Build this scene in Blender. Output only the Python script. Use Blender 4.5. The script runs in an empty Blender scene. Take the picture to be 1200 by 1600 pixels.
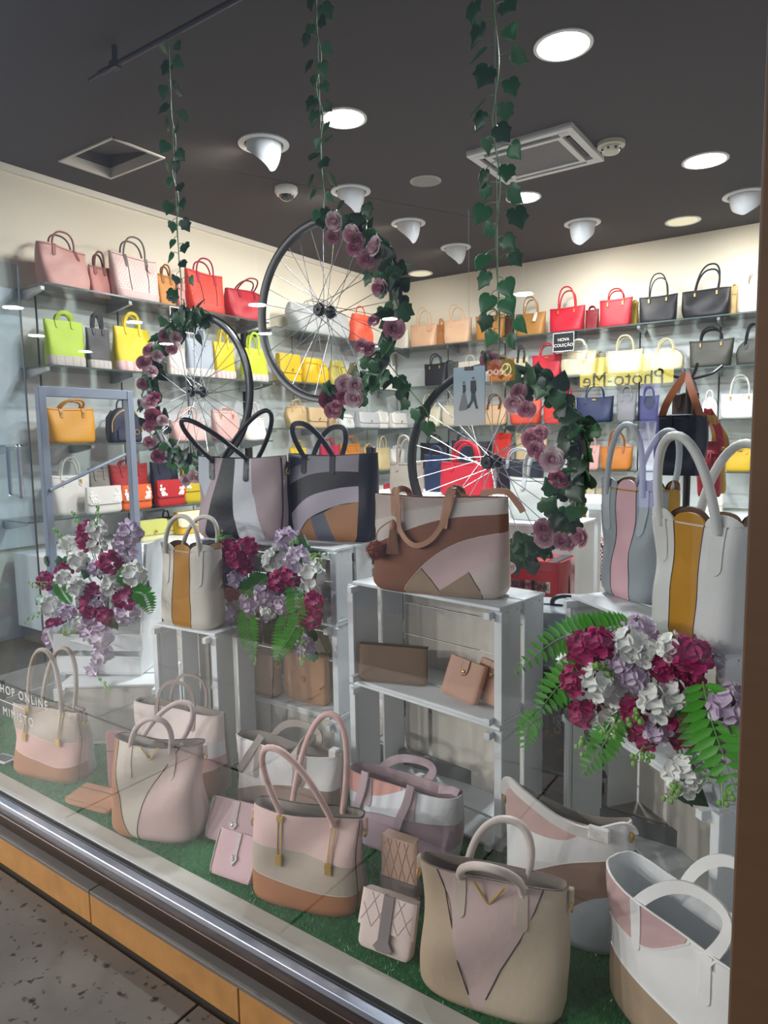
import bpy, bmesh, math, random
from mathutils import Vector, Matrix, noise
PI = math.pi
random.seed(7)
scene = bpy.context.scene
COL = scene.collection

# ------------------------------------------------------------------ camera
HC = 1.4
FPX = 1069.9
YAW, PITCH, ROLL = math.radians(34.89), math.radians(-6.12), math.radians(-0.98)
_F = Vector((-math.sin(YAW)*math.cos(PITCH), math.cos(YAW)*math.cos(PITCH), math.sin(PITCH)))
_R0 = Vector((math.cos(YAW), math.sin(YAW), 0))
_U0 = _R0.cross(_F)
_R = _R0*math.cos(ROLL) + _U0*math.sin(ROLL)
_U = _U0*math.cos(ROLL) - _R0*math.sin(ROLL)
CAM = Vector((0, 0, HC))
cd = bpy.data.cameras.new('camera')
cd.sensor_fit = 'HORIZONTAL'; cd.sensor_width = 36; cd.lens = FPX/1200*36
cd.clip_start = 0.02; cd.clip_end = 60
cam = bpy.data.objects.new('camera', cd); COL.objects.link(cam)
cam.matrix_world = Matrix(((_R.x, _U.x, -_F.x, 0), (_R.y, _U.y, -_F.y, 0), (_R.z, _U.z, -_F.z, HC), (0, 0, 0, 1)))
scene.camera = cam

def P(px, py, **k):
    """world point of the room seen at a photograph pixel, on the plane x=, y= or z="""
    d = _F + _R*((px-600)/FPX) - _U*((py-800)/FPX)
    a, v = next(iter(k.items()))
    i = 'xyz'.index(a)
    return CAM + d*((v-CAM[i])/d[i])
def mpp(p):
    return (Vector(p)-CAM).dot(_F)/FPX

# ------------------------------------------------------------------ view + world
vs = scene.view_settings
vs.view_transform = 'Standard'; vs.look = 'None'; vs.gamma = 1; vs.use_curve_mapping = False
vs.exposure = 0.45
scene.cycles.transparent_max_bounces = 32
scene.cycles.max_bounces = 8
scene.cycles.diffuse_bounces = 4
scene.cycles.glossy_bounces = 4
scene.cycles.transmission_bounces = 6
scene.cycles.caustics_reflective = False
scene.cycles.caustics_refractive = False
scene.cycles.sample_clamp_indirect = 6
w = bpy.data.worlds.new('arcade_world'); scene.world = w; w.use_nodes = True
bg = w.node_tree.nodes['Background']
bg.inputs[0].default_value = (0.66, 0.76, 1.0, 1); bg.inputs[1].default_value = 0.2

# ------------------------------------------------------------------ large lights
ZC = 3.03          # ceiling
ZF = 0.235         # shop floor
ZG = 0.168         # grass in the display window
YG = 1.12          # window glass
XW, YB = -4.19, 6.27   # left wall, back wall
def area(name, loc, rot, size, power, color=(1, 1, 1), shape='DISK', size_y=None, spread=None):
    l = bpy.data.lights.new(name, 'AREA'); l.shape = shape; l.size = size; l.energy = power; l.color = color
    if size_y: l.size_y = size_y
    if spread: l.spread = spread
    o = bpy.data.objects.new(name, l); COL.objects.link(o); o.location = loc; o.rotation_euler = rot
    return o

# ------------------------------------------------------------------ materials
def lin(h):
    if isinstance(h, str):
        h = h.lstrip('#'); c = [int(h[i:i+2], 16)/255 for i in (0, 2, 4)]
    else: c = h
    return tuple((x/12.92 if x <= .04045 else ((x+.055)/1.055)**2.4) for x in c)
_mats = {}
def M(name, col, rough=.5, metal=0, bump=0, bscale=200, var=0, vscale=8, spec=.5, emit=None, es=0, coat=0, sheen=0, stretch=None, detail=2):
    if name in _mats: return _mats[name]
    m = bpy.data.materials.new(name); m.use_nodes = True
    nt = m.node_tree; b = nt.nodes['Principled BSDF']
    c = lin(col)
    b.inputs['Base Color'].default_value = (*c, 1)
    b.inputs['Roughness'].default_value = rough; b.inputs['Metallic'].default_value = metal
    b.inputs['Specular IOR Level'].default_value = spec
    if coat: b.inputs['Coat Weight'].default_value = coat
    if sheen: b.inputs['Sheen Weight'].default_value = sheen
    if emit:
        b.inputs['Emission Color'].default_value = (*lin(emit), 1); b.inputs['Emission Strength'].default_value = es
    if bump or var:
        tc = nt.nodes.new('ShaderNodeTexCoord'); src = tc.outputs['Object']
        if stretch:
            mp = nt.nodes.new('ShaderNodeMapping'); mp.inputs['Scale'].default_value = stretch
            nt.links.new(src, mp.inputs[0]); src = mp.outputs[0]
    if bump:
        n = nt.nodes.new('ShaderNodeTexNoise'); n.inputs['Scale'].default_value = bscale; n.inputs['Detail'].default_value = detail
        bp = nt.nodes.new('ShaderNodeBump'); bp.inputs['Strength'].default_value = bump; bp.inputs['Distance'].default_value = .004
        nt.links.new(src, n.inputs['Vector']); nt.links.new(n.outputs[0], bp.inputs['Height']); nt.links.new(bp.outputs[0], b.inputs['Normal'])
    if var:
        n = nt.nodes.new('ShaderNodeTexNoise'); n.inputs['Scale'].default_value = vscale; n.inputs['Detail'].default_value = 3
        nt.links.new(src, n.inputs['Vector'])
        mx = nt.nodes.new('ShaderNodeMix'); mx.data_type = 'RGBA'
        mx.inputs[6].default_value = (*[x*(1-var) for x in c], 1); mx.inputs[7].default_value = (*[min(1, x*(1+var)) for x in c], 1)
        nt.links.new(n.outputs[0], mx.inputs[0]); nt.links.new(mx.outputs[2], b.inputs['Base Color'])
    _mats[name] = m
    return m
def leather(col, rough=.48):
    return M('leather_'+str(col).strip('#'), col, rough, bump=.22, bscale=70, var=.09, vscale=9, spec=.36, detail=6)
def suede(col):
    return M('suede_'+str(col).strip('#'), col, .85, bump=.15, bscale=320, var=.16, vscale=14, spec=.2)
def glassmat(name, tint=(1, 1, 1), refl=.04, rough=0.0, haze=None):
    if name in _mats: return _mats[name]
    m = bpy.data.materials.new(name); m.use_nodes = True; nt = m.node_tree; nt.nodes.clear()
    out = nt.nodes.new('ShaderNodeOutputMaterial'); mix = nt.nodes.new('ShaderNodeMixShader')
    tr = nt.nodes.new('ShaderNodeBsdfTransparent'); tr.inputs[0].default_value = (*tint, 1)
    gl = nt.nodes.new('ShaderNodeBsdfGlossy'); gl.inputs['Roughness'].default_value = rough
    lw = nt.nodes.new('ShaderNodeLayerWeight'); lw.inputs[0].default_value = .5
    pw = nt.nodes.new('ShaderNodeMath'); pw.operation = 'POWER'; pw.inputs[1].default_value = 5
    ma = nt.nodes.new('ShaderNodeMath'); ma.operation = 'MULTIPLY_ADD'; ma.inputs[1].default_value = 1-refl; ma.inputs[2].default_value = refl
    nt.links.new(lw.outputs['Facing'], pw.inputs[0]); nt.links.new(pw.outputs[0], ma.inputs[0])
    nt.links.new(ma.outputs[0], mix.inputs[0]); nt.links.new(tr.outputs[0], mix.inputs[1]); nt.links.new(gl.outputs[0], mix.inputs[2])
    nt.links.new(mix.outputs[0], out.inputs[0])
    _mats[name] = m
    return m
def emat(name, col, s):
    if name in _mats: return _mats[name]
    m = bpy.data.materials.new(name); m.use_nodes = True; nt = m.node_tree; nt.nodes.clear()
    out = nt.nodes.new('ShaderNodeOutputMaterial'); e = nt.nodes.new('ShaderNodeEmission')
    e.inputs[0].default_value = (*lin(col), 1); e.inputs[1].default_value = s
    nt.links.new(e.outputs[0], out.inputs[0]); _mats[name] = m
    return m

# ------------------------------------------------------------------ mesh helpers
class MB:
    def __init__(s): s.v = []; s.f = []
    def add(s, vs, fs):
        n = len(s.v); s.v += [tuple(p) for p in vs]; s.f += [tuple(n+i for i in q) for q in fs]
        return s
    def box(s, c, d, R=None, bev=0):
        x, y, z = [k/2 for k in d]; c = Vector(c)
        if bev:
            vs = []
            for sx in (-1, 1):
                for sy in (-1, 1):
                    for sz in (-1, 1):
                        vs += [(sx*x, sy*(y-bev), sz*(z-bev)), (sx*(x-bev), sy*y, sz*(z-bev)), (sx*(x-bev), sy*(y-bev), sz*z)]
            idx = {(a, b, e): (4*(a > 0)+2*(b > 0)+(e > 0))*3 for a in (-1, 1) for b in (-1, 1) for e in (-1, 1)}
            fs = []
            for k in range(3):
                o = [j for j in range(3) if j != k]
                for sg in (-1, 1):
                    q = []
                    for (p, r) in ((-1, -1), (1, -1), (1, 1), (-1, 1)):
                        t = [0, 0, 0]; t[k] = sg; t[o[0]] = p; t[o[1]] = r; q.append(idx[tuple(t)]+k)
                    fs.append(q)
                    # bevel strips and corners
                for p in (-1, 1):
                    for r in (-1, 1):
                        t0 = [0, 0, 0]; t0[k] = -1; t0[o[0]] = p; t0[o[1]] = r
                        t1 = list(t0); t1[k] = 1
                        fs.append([idx[tuple(t0)]+o[0], idx[tuple(t1)]+o[0], idx[tuple(t1)]+o[1], idx[tuple(t0)]+o[1]])
            for i in range(8): fs.append([i*3, i*3+1, i*3+2])
        else:
            vs = [(a*x, b*y, e*z) for a in (-1, 1) for b in (-1, 1) for e in (-1, 1)]
            fs = [(0, 1, 3, 2), (4, 6, 7, 5), (0, 4, 5, 1), (2, 3, 7, 6), (0, 2, 6, 4), (1, 5, 7, 3)]
        vs = [Vector(p) for p in vs]
        if R is not None: vs = [R @ p for p in vs]
        return s.add([p+c for p in vs], fs)
    def bar(s, a, b, wd, th, up=(0, 0, 1), bev=0):
        a, b = Vector(a), Vector(b); d = b-a; L = d.length; d.normalize()
        u = Vector(up); sd = d.cross(u)
        if sd.length < 1e-5: sd = d.cross(Vector((1, 0, 0)))
        sd.normalize(); u = sd.cross(d)
        R = Matrix((d, sd, u)).transposed()
        return s.box((a+b)/2, (L, wd, th), R, bev)
    def sweep(s, pts, prof, closed=False, up=None, caps=True):
        """prof: function(t)-> list of 2D (side, normal) offsets or a plain list"""
        pts = [Vector(p) for p in pts]; n = len(pts); vs = []; m = None
        side = None
        for i, p in enumerate(pts):
            if closed: t = pts[(i+1) % n]-pts[i-1]
            else: t = pts[min(i+1, n-1)]-pts[max(i-1, 0)]
            if t.length < 1e-9: t = Vector((0, 0, 1))
            t.normalize()
            if up is not None:
                sd = t.cross(Vector(up))
                if sd.length < 1e-3: sd = side if side is not None else t.orthogonal()
            elif side is None: sd = t.orthogonal()
            else: sd = side - t*side.dot(t)
            if sd.length < 1e-6: sd = t.orthogonal()
            sd.normalize(); side = sd; nn = t.cross(sd)
            pr = prof(i/(n-1)) if callable(prof) else prof
            m = len(pr)
            vs += [p+sd*a+nn*b for a, b in pr]
        fs = []
        for i in range(n if closed else n-1):
            j = (i+1) % n
            for k in range(m):
                l = (k+1) % m
                fs.append((i*m+k, i*m+l, j*m+l, j*m+k))
        if caps and not closed:
            fs.append(tuple(range(m-1, -1, -1))); fs.append(tuple((n-1)*m+k for k in range(m)))
        return s.add(vs, fs)
    def tube(s, pts, r, n=8, closed=False, up=None):
        if callable(r): pf = lambda t: [(r(t)*math.cos(2*PI*k/n), r(t)*math.sin(2*PI*k/n)) for k in range(n)]
        else: pf = [(r*math.cos(2*PI*k/n), r*math.sin(2*PI*k/n)) for k in range(n)]
        return s.sweep(pts, pf, closed, up)
    def ribbon(s, pts, wd, th, up=None, closed=False):
        a, b = wd/2, th/2
        return s.sweep(pts, [(-a, -b), (a, -b), (a, b), (-a, b)], closed, up)
    def lathe(s, prof, n=20, mat=None, cap0=False, cap1=False):
        vs = []; m = len(prof)
        for k in range(n):
            c, q = math.cos(2*PI*k/n), math.sin(2*PI*k/n)
            vs += [Vector((r*c, r*q, z)) for r, z in prof]
        fs = [(k*m+i, ((k+1) % n)*m+i, ((k+1) % n)*m+i+1, k*m+i+1) for k in range(n) for i in range(m-1)]
        if cap0: fs.append(tuple(k*m for k in range(n-1, -1, -1)))
        if cap1: fs.append(tuple(k*m+m-1 for k in range(n)))
        if mat is not None: vs = [mat @ p for p in vs]
        return s.add(vs, fs)
    def ring(s, c, R, r, axis='y', n=20, m=6, M_=None):
        pts = []
        for k in range(n):
            a = 2*PI*k/n; q = (R*math.cos(a), R*math.sin(a))
            p = {'y': (q[0], 0, q[1]), 'z': (q[0], q[1], 0), 'x': (0, q[0], q[1])}[axis]
            p = Vector(p)
            if M_ is not None: p = M_ @ p
            pts.append(Vector(c)+p)
        return s.tube(pts, r, m, closed=True)
    def ball(s, c, r, sc=(1, 1, 1), n=12, m=8):
        vs = []; fs = []
        for i in range(m+1):
            t = PI*i/m
            for k in range(n):
                a = 2*PI*k/n
                vs.append(Vector((r*sc[0]*math.sin(t)*math.cos(a), r*sc[1]*math.sin(t)*math.sin(a), r*sc[2]*math.cos(t)))+Vector(c))
        for i in range(m):
            for k in range(n):
                l = (k+1) % n; fs.append((i*n+k, i*n+l, (i+1)*n+l, (i+1)*n+k))
        return s.add(vs, fs)
    def prism(s, poly, z0, z1, M_=None):
        n = len(poly); vs = [Vector((x, y, z0)) for x, y in poly]+[Vector((x, y, z1)) for x, y in poly]
        if M_ is not None: vs = [M_ @ p for p in vs]
        return s.add(vs, [tuple(range(n-1, -1, -1)), tuple(range(n, 2*n))]+[(i, (i+1) % n, n+(i+1) % n, n+i) for i in range(n)])
    def mesh(s, name, mat, smooth=True, ang=40):
        me = bpy.data.meshes.new(name); me.from_pydata(s.v, [], s.f)
        bm = bmesh.new(); bm.from_mesh(me); bmesh.ops.remove_doubles(bm, verts=bm.verts, dist=1e-6)
        bmesh.ops.recalc_face_normals(bm, faces=bm.faces); bm.to_mesh(me); bm.free()
        if smooth:
            me.shade_smooth(); me.set_sharp_from_angle(angle=math.radians(ang))
        if mat: me.materials.append(mat)
        return me
    def build(s, name, mat, parent=None, smooth=True, ang=40):
        return obj(name, s.mesh(name, mat, smooth, ang), parent)
def obj(name, me, parent=None, mw=None):
    o = bpy.data.objects.new(name, me); COL.objects.link(o)
    if parent is not None: o.parent = parent
    if mw is not None: o.matrix_local = mw
    return o
def tag(o, label, cat, group=None):
    o['label'] = label; o['category'] = cat
    if group: o['group'] = group
    return o
def thing(name, label, cat, loc=(0, 0, 0), rz=0, group=None):
    o = bpy.data.objects.new(name, None); COL.objects.link(o); o.empty_display_size = .05
    o.location = loc; o.rotation_euler = (0, 0, rz)
    return tag(o, label, cat, group)
def struct(o):
    o['kind'] = 'structure'; return o
def catmull(ps, k=6, closed=False):
    ps = [Vector(p) for p in ps]; n = len(ps); out = []
    for i in range(n if closed else n-1):
        if closed: a, b, c, d = ps[i-1], ps[i], ps[(i+1) % n], ps[(i+2) % n]
        else: a, b, c, d = ps[max(i-1, 0)], ps[i], ps[i+1], ps[min(i+2, n-1)]
        for j in range(k):
            t = j/k
            out.append(.5*((2*b)+(c-a)*t+(2*a-5*b+4*c-d)*t*t+(3*b-a-3*c+d)*t*t*t))
    if not closed: out.append(ps[-1])
    return out
def textmesh(body, size, font_align='CENTER', ext=.0005, space=1.):
    cu = bpy.data.curves.new('lettering', 'FONT'); cu.body = body; cu.size = size; cu.align_x = font_align; cu.align_y = 'CENTER'; cu.extrude = ext; cu.space_character = space
    o = bpy.data.objects.new('lettering', cu); COL.objects.link(o)
    bpy.context.view_layer.update()
    me = bpy.data.meshes.new_from_object(o)
    bpy.data.objects.remove(o); bpy.data.curves.remove(cu)
    return me
def frame_matrix(origin, xdir, zdir):
    """local x -> xdir, local y -> zdir (up), local z -> out of the face"""
    x = Vector(xdir).normalized(); y = Vector(zdir).normalized(); z = x.cross(y)
    m = Matrix((x, y, z)).transposed().to_4x4(); m.translation = Vector(origin)
    return m
# ================================================================== the setting
WALLC = M('wall_cream', '#ece6d6', .9, bump=.05, bscale=80)
CEIL = M('ceiling_dark_grey', '#4a4543', .95, bump=.08, bscale=120, var=.05, vscale=2)
PANEL = M('shelf_panel_white', '#d3d6d6', .35)
DARKGAP = M('dark_gap', '#3a3a3c', .7)
METAL = M('brushed_metal', '#b9bcc0', .3, metal=1)
CHROME = M('chrome', '#dfe2e6', .12, metal=1)
GOLD = M('gold_metal', '#d9b25c', .3, metal=.75)
BLACKM = M('black_metal', '#111114', .4)
WHITEP = M('white_plastic', '#e6e6e4', .4)
WHITELAM = M('white_laminate', '#e4e7e8', .35)
BRONZE = M('bronze_frame', '#6e533d', .4, metal=.35, var=.12, vscale=3, stretch=(1, 1, 12))
X0, X1 = XW, 1.6

def plank_floor():
    fl = MB().box(((X0+X1)/2, (2.06+YB)/2, ZF-.03), (X1-X0, YB-2.06, .04)).build('floor', M('floor_joint', '#3c3835', .8), smooth=False)
    struct(fl)
    MB().box(((X0-3.2)/2, 1.6, ZF-.03), (-3.2-X0, .92, .04)).build('floor_landing', M('floor_joint', '#3c3835', .8), fl, smooth=False)
    cols = ['#8d8781', '#7f7a75', '#98928c', '#88827d']
    me = []
    for i, c in enumerate(cols):
        me.append(MB().box((0, 0, 0), (1.196, .176, .012), bev=.002).mesh('plank', M('floor_plank_%d' % i, c, .38, bump=.1, bscale=40, var=.14, vscale=6, stretch=(1, 14, 1)), smooth=False))
    r = random.Random(3)
    ny = int((YB-2.08)/.18)
    for j in range(ny):
        off = r.random()*1.2
        for i in range(-1, 6):
            x = X0+off+i*1.2-.6
            if x-.6 < X0-.02 or x+.6 > X1+.02: continue
            obj('plank', me[r.randrange(4)], fl, Matrix.Translation((x, 2.16+j*.18, ZF-.006)))
    return fl
plank_floor()
# risers between the shop floor and the sunken display
struct(MB().box(((X1-3.2)/2, 2.055, (ZG+ZF)/2-.02), (X1+3.2, .014, ZF-ZG+.04)).build('trim_1', M('riser_grey', '#6d6f70', .45), smooth=False))
struct(MB().box((-3.2, 1.6, (ZG+ZF)/2-.02), (.014, .9, ZF-ZG+.04)).build('trim_2', M('riser_grey', '#6d6f70', .45), smooth=False))
# ceiling with the open hatch
hx0, hx1, hy0, hy1 = -3.88, -3.38, 2.36, 2.68
cm = MB()
CY0 = YG-.05
for (a, b, c, d) in ((X0, hx0, CY0, YB), (hx1, X1, CY0, YB), (hx0, hx1, CY0, hy0), (hx0, hx1, hy1, YB)):
    cm.box(((a+b)/2, (c+d)/2, ZC+.02), (b-a, d-c, .04))
ceiling = struct(cm.build('ceiling', CEIL, smooth=False))
# walls
MBw = MB().box((X0-.05, (CY0+YB)/2+.3, ZC/2), (.1, YB-CY0+.6, ZC)).build('wall_left', WALLC, smooth=False); wall_left = struct(MBw)
wall_back = struct(MB().box(((X0+X1)/2, YB+.05, ZC/2), (X1-X0, .1, ZC)).build('wall_back', WALLC, smooth=False))
wall_right = struct(MB().box((X1+.05, (CY0+YB)/2, ZC/2), (.1, YB-CY0, ZC)).build('wall_right', WALLC, smooth=False))
# small cove along the top of the left wall
struct(MB().bar((X0+.012, CY0, ZC-.02), (X0+.012, YB, ZC-.02), .024, .04).build('trim_3', M('cove_white', '#efece2', .7), smooth=False))
# shelf backing panels with open joints
def wall_panels(parent, axis, a0, a1, z0, z1, pitch):
    ln = a1-a0; n = max(1, round(ln/pitch)); st = ln/n
    if axis == 'y':
        MB().box((X0+.004, (a0+a1)/2, (z0+z1)/2), (.008, ln, z1-z0)).build('joint_backing', DARKGAP, parent, smooth=False)
        me = MB().box((0, 0, 0), (.014, st-.012, z1-z0), bev=.002).mesh('panel', PANEL, smooth=False)
        for i in range(n): obj('panel', me, parent, Matrix.Translation((X0+.014, a0+st*(i+.5), (z0+z1)/2)))
    else:
        MB().box(((a0+a1)/2, YB-.004, (z0+z1)/2), (ln, .008, z1-z0)).build('joint_backing', DARKGAP, parent, smooth=False)
        me = MB().box((0, 0, 0), (st-.012, .014, z1-z0), bev=.002).mesh('panel', PANEL, smooth=False)
        for i in range(n): obj('panel', me, parent, Matrix.Translation((a0+st*(i+.5), YB-.014, (z0+z1)/2)))
wall_panels(wall_left, 'y', 1.75, 4.0, .78, 2.32, .56)
wall_panels(wall_left, 'y', 4.06, YB-.02, .78, 2.32, .55)
wall_panels(wall_back, 'x', X0+.03, X1-.05, .78, 2.32, .62)
MB().box((X0+.02, 4.03, 1.4), (.05, .05, 1.9)).build('upright', BLACKM, wall_left, smooth=False)

# ------------------------------------------------------------------ glass shelves
SHELFG = glassmat('shelf_glass', (.80, .86, .84), .07)
EDGE = M('glass_edge', '#46524f', .2)
XS = -3.85; YS = 5.95
ZL1 = [2.318, 1.858, 1.402, .966]
ZL2 = [2.30, 1.878, 1.50, 1.085]
ZB = [2.31, 1.918, 1.508, 1.095]
def shelf(label, axis, a0, a1, z, group):
    c = (a0+a1)/2
    if axis == 'y':
        t = thing('glass_shelf', label, 'shelf', (X0+.021, c, z-.012), 0, group)
        MB().box(((XS-X0-.021)/2, 0, .006), (XS-X0-.021, a1-a0, .01)).build('pane', SHELFG, t, smooth=False)
        MB().box((XS-X0-.021+.002, 0, .006), (.004, a1-a0, .0105)).build('edge', EDGE, t, smooth=False)
        n = max(2, round((a1-a0)/.56)+1)
        me = MB().prism([(0, 0), (0, -.05), (.06, -.05), (.25, -.02), (.25, 0)], -.011, .011, Matrix(((1, 0, 0, 0), (0, 0, 1, 0), (0, 1, 0, 0), (0, 0, 0, 1)))).mesh('bracket', METAL, smooth=False)
        for i in range(n): obj('bracket', me, t, Matrix.Translation((0, -(a1-a0)/2+.03+i*((a1-a0)-.06)/(n-1), .001)))
    else:
        t = thing('glass_shelf', label, 'shelf', (c, YB-.021, z-.012), 0, group)
        MB().box((0, (YS-YB+.021)/2, .006), (a1-a0, YB-YS-.021, .01)).build('pane', SHELFG, t, smooth=False)
        MB().box((0, YS-YB+.021-.002, .006), (a1-a0, .004, .0105)).build('edge', EDGE, t, smooth=False)
        n = max(2, round((a1-a0)/.62)+1)
        me = MB().prism([(0, 0), (0, -.05), (-.06, -.05), (-.23, -.02), (-.23, 0)], -.011, .011, Matrix(((0, 0, 1, 0), (1, 0, 0, 0), (0, 1, 0, 0), (0, 0, 0, 1)))).mesh('bracket', METAL, smooth=False)
        for i in range(n): obj('bracket', me, t, Matrix.Translation((-(a1-a0)/2+.04+i*((a1-a0)-.08)/(n-1), 0, .001)))
    return t
hold = ['pale pink and red bags', 'lime, yellow and grey canvas shoppers', 'mustard tote and navy backpack', 'flower trimmed white, orange and red bags']
st_ = [2.19, 2.19, 1.95, 2.0]
for i in range(4): shelf('glass wall shelf holding the %s' % hold[i], 'y', st_[i], 3.99, ZL1[i], 'glass shelves on the side wall')
hold = ['silver grey satchel and coral pouch', 'yellow drawstring bags', 'small beige and white bags', 'cream tote and bright straps beside the room corner']
for i in range(4): shelf('glass wall shelf holding the %s' % hold[i], 'y', 4.07, 5.93, ZL2[i], 'glass shelves on the side wall')
hold = ['nude, tan, red and black totes', 'cream and olive totes below the black notice', 'navy and white totes', 'orange and pink totes']
for i in range(4): shelf('glass rear wall shelf holding the %s' % hold[i], 'x', -4.05, X1-.1, ZB[i], 'glass shelves on the rear wall')

# ------------------------------------------------------------------ base cabinets
def cabinet(label, axis, a0, a1, z1):
    g = 'white base cabinets under the shelves'
    if axis == 'y':
        t = thing('base_cabinet', label, 'cabinet', ((X0+.05-3.66)/2, (a0+a1)/2, ZF), 0, g); dx, dy = (-3.66-X0-.05), a1-a0
        MB().box((0, 0, .04), (dx-.06, dy-.01, .08)).build('plinth', M('plinth_dark', '#2d2c2b', .6), t, smooth=False)
        MB().box((0, 0, (z1-ZF)/2+.04), (dx, dy-.004, z1-ZF-.08), bev=.003).build('body', WHITELAM, t, smooth=False)
        for k in (-1, 1): MB().box((dx/2+.008, k*dy/4, (z1-ZF)/2+.03), (.016, dy/2-.012, z1-ZF-.12), bev=.003).build('door', WHITELAM, t, smooth=False)
    else:
        t = thing('base_cabinet', label, 'cabinet', ((a0+a1)/2, (YB-.03+5.72)/2, ZF), 0, g); dx, dy = a1-a0, YB-.03-5.72
        MB().box((0, 0, .04), (dx-.01, dy-.06, .08)).build('plinth', M('plinth_dark', '#2d2c2b', .6), t, smooth=False)
        MB().box((0, 0, (z1-ZF)/2+.04), (dx-.004, dy, z1-ZF-.08), bev=.003).build('body', WHITELAM, t, smooth=False)
        for k in (-1, 1): MB().box((k*dx/4, -dy/2-.008, (z1-ZF)/2+.03), (dx/2-.012, .016, z1-ZF-.12), bev=.003).build('door', WHITELAM, t, smooth=False)
    return t
ZCAB = .76
cabinet('white base cabinet under the mustard tote and navy backpack', 'y', 2.05, 3.05, ZCAB)
cabinet('white base cabinet under the flower trimmed yellow bag', 'y', 3.06, 4.02, ZCAB)
cabinet('white base cabinet in the room corner below beige bags', 'y', 4.06, 5.70, ZCAB)
cabinet('white base cabinet in the corner under the rear wall shelves', 'x', -4.15, -2.75, ZCAB)
cabinet('white base cabinet beside the tweed backpack', 'x', -2.74, -1.4, ZCAB)
cabinet('white base cabinet under the white and yellow bags', 'x', -1.39, .0, ZCAB)
cabinet('white base cabinet at the post end of the rear wall', 'x', .01, 1.4, ZCAB)

# ------------------------------------------------------------------ ceiling fixtures
LAMP = emat('lamp_disc_white', '#f4f8ff', 26)
def disc_light(px, py, wpx, label, on=True, power=34):
    c = P(px, py, z=ZC); r = wpx/2*mpp(c)
    t = thing('recessed_downlight', label, 'ceiling light', (c.x, c.y, ZC), 0, 'recessed round downlights')
    MB().lathe([(r*1.14, 0), (r*1.14, -.006), (r*1.0, -.008), (r*.98, -.002)], 36).build('trim_ring', WHITEP, t)
    MB().lathe([(r*1.0, -.004), (.001, -.004)], 36).build('diffuser', LAMP if on else M('lamp_off', '#b3ad93', .3, emit='#f6ecc8', es=.5), t)
    if on:
        l = area('downlight_lamp', (0, 0, -.012), (0, 0, 0), r*1.9, power, (.93, .97, 1.0)); l.parent = t
    return t
disc_light(537, 184, 64, 'bright round downlight beside the ivy strand of the highest wheel')
disc_light(880, 70, 80, 'large bright round downlight on the window side of the air conditioner')
disc_light(1102, 250, 60, 'bright round downlight past the smoke detector toward the rear wall')
disc_light(818, 308, 48, 'bright round downlight behind the fullest ivy strand')
disc_light(1067, 345, 46, 'small dim warm downlight close to the rear wall', on=False)
disc_light(657, 427, 34, 'small dim warm downlight in the room corner', on=False)
c = P(665, 282, z=ZC)
t = thing('ceiling_speaker', 'flat round grey speaker grille between the spotlights', 'speaker', c)
MB().lathe([(.1, 0), (.1, -.006), (.088, -.01)], 30).build('rim', M('speaker_rim', '#a7a5a2', .5), t)
MB().lathe([(.088, -.009), (.05, -.013), (.001, -.014)], 30).build('grille', M('speaker_grille', '#8e8c8a', .6, bump=.6, bscale=300), t)

SPOTW = M('spot_housing', '#d9dcdf', .35)
SPOTL = emat('spot_lamp_warm', '#fff1d6', 10)
def spot(px, py, wpx, aim, label, hpx, power=31):
    c = P(px, py, z=ZC); r = wpx/2*mpp(c)*.8
    d = Vector(aim)-c; ao = math.atan2(d.y, d.x)
    t = thing('gimbal_spotlight', label, 'spotlight', (c.x, c.y, ZC), ao, 'gimbal spotlights aimed at the shelves')
    MB().lathe([(r*1.34, 0), (r*1.34, -.008), (r*1.05, -.012), (r*1.0, 0)], 32).build('flange', SPOTW, t)
    H = hpx*mpp(c)
    n = 28; vs = []; rows = 8
    for k in range(n):
        a = 2*PI*k/n
        dep = .012+H*(.5-.5*math.cos(a))**.8
        for i in range(rows+1):
            q = i/rows; zz = -dep*q
            rr = r*.93*math.sqrt(max(.02, 1-(abs(zz)/(H*1.18))**2.2))
            vs.append(Vector((rr*math.cos(a), rr*math.sin(a), zz)))
    m = rows+1
    fs = [(k*m+i, ((k+1) % n)*m+i, ((k+1) % n)*m+i+1, k*m+i+1) for k in range(n) for i in range(rows)]
    MB().add(vs, fs).build('hood', SPOTW, t)
    vs2 = [vs[k*m+rows-1]*.96+Vector((0, 0, .004)) for k in range(n)]
    MB().add(vs2, [tuple(range(n))]).build('lamp_face', SPOTL, t)
    l = bpy.data.lights.new('spot_lamp', 'SPOT'); l.energy = power; l.color = (1, .94, .84); l.spot_size = math.radians(150); l.spot_blend = 1; l.shadow_soft_size = .08
    lo = bpy.data.objects.new('spot_lamp', l); COL.objects.link(lo); lo.parent = t
    loc = Vector((r*1.25, 0, -H*.35)); lo.location = loc
    dirv = Vector((math.hypot(d.x, d.y), 0, d.z)).normalized()
    lo.rotation_euler = dirv.to_track_quat('-Z', 'Y').to_euler()
    return t
spot(412, 224, 74, (XW+.1, 2.7, 1.7), 'white gimbal spotlight beside the ceiling hatch', 40)
spot(548, 298, 58, (XW+.1, 3.7, 1.7), 'white gimbal spotlight behind the dome camera', 34)
spot(638, 348, 50, (XW+.1, 4.6, 1.7), 'white gimbal spotlight past the speaker grille', 30)
spot(712, 386, 44, (XW+.2, 5.6, 1.7), 'white gimbal spotlight closest to the room corner', 25)
spot(910, 348, 52, (-1.85, YB-.1, 1.7), 'white gimbal spotlight facing the red totes on the rear wall', 33, 30)
spot(1165, 304, 62, (-.7, YB-.1, 1.7), 'white gimbal spotlight facing the black totes on the rear wall', 30, 30)

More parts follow.
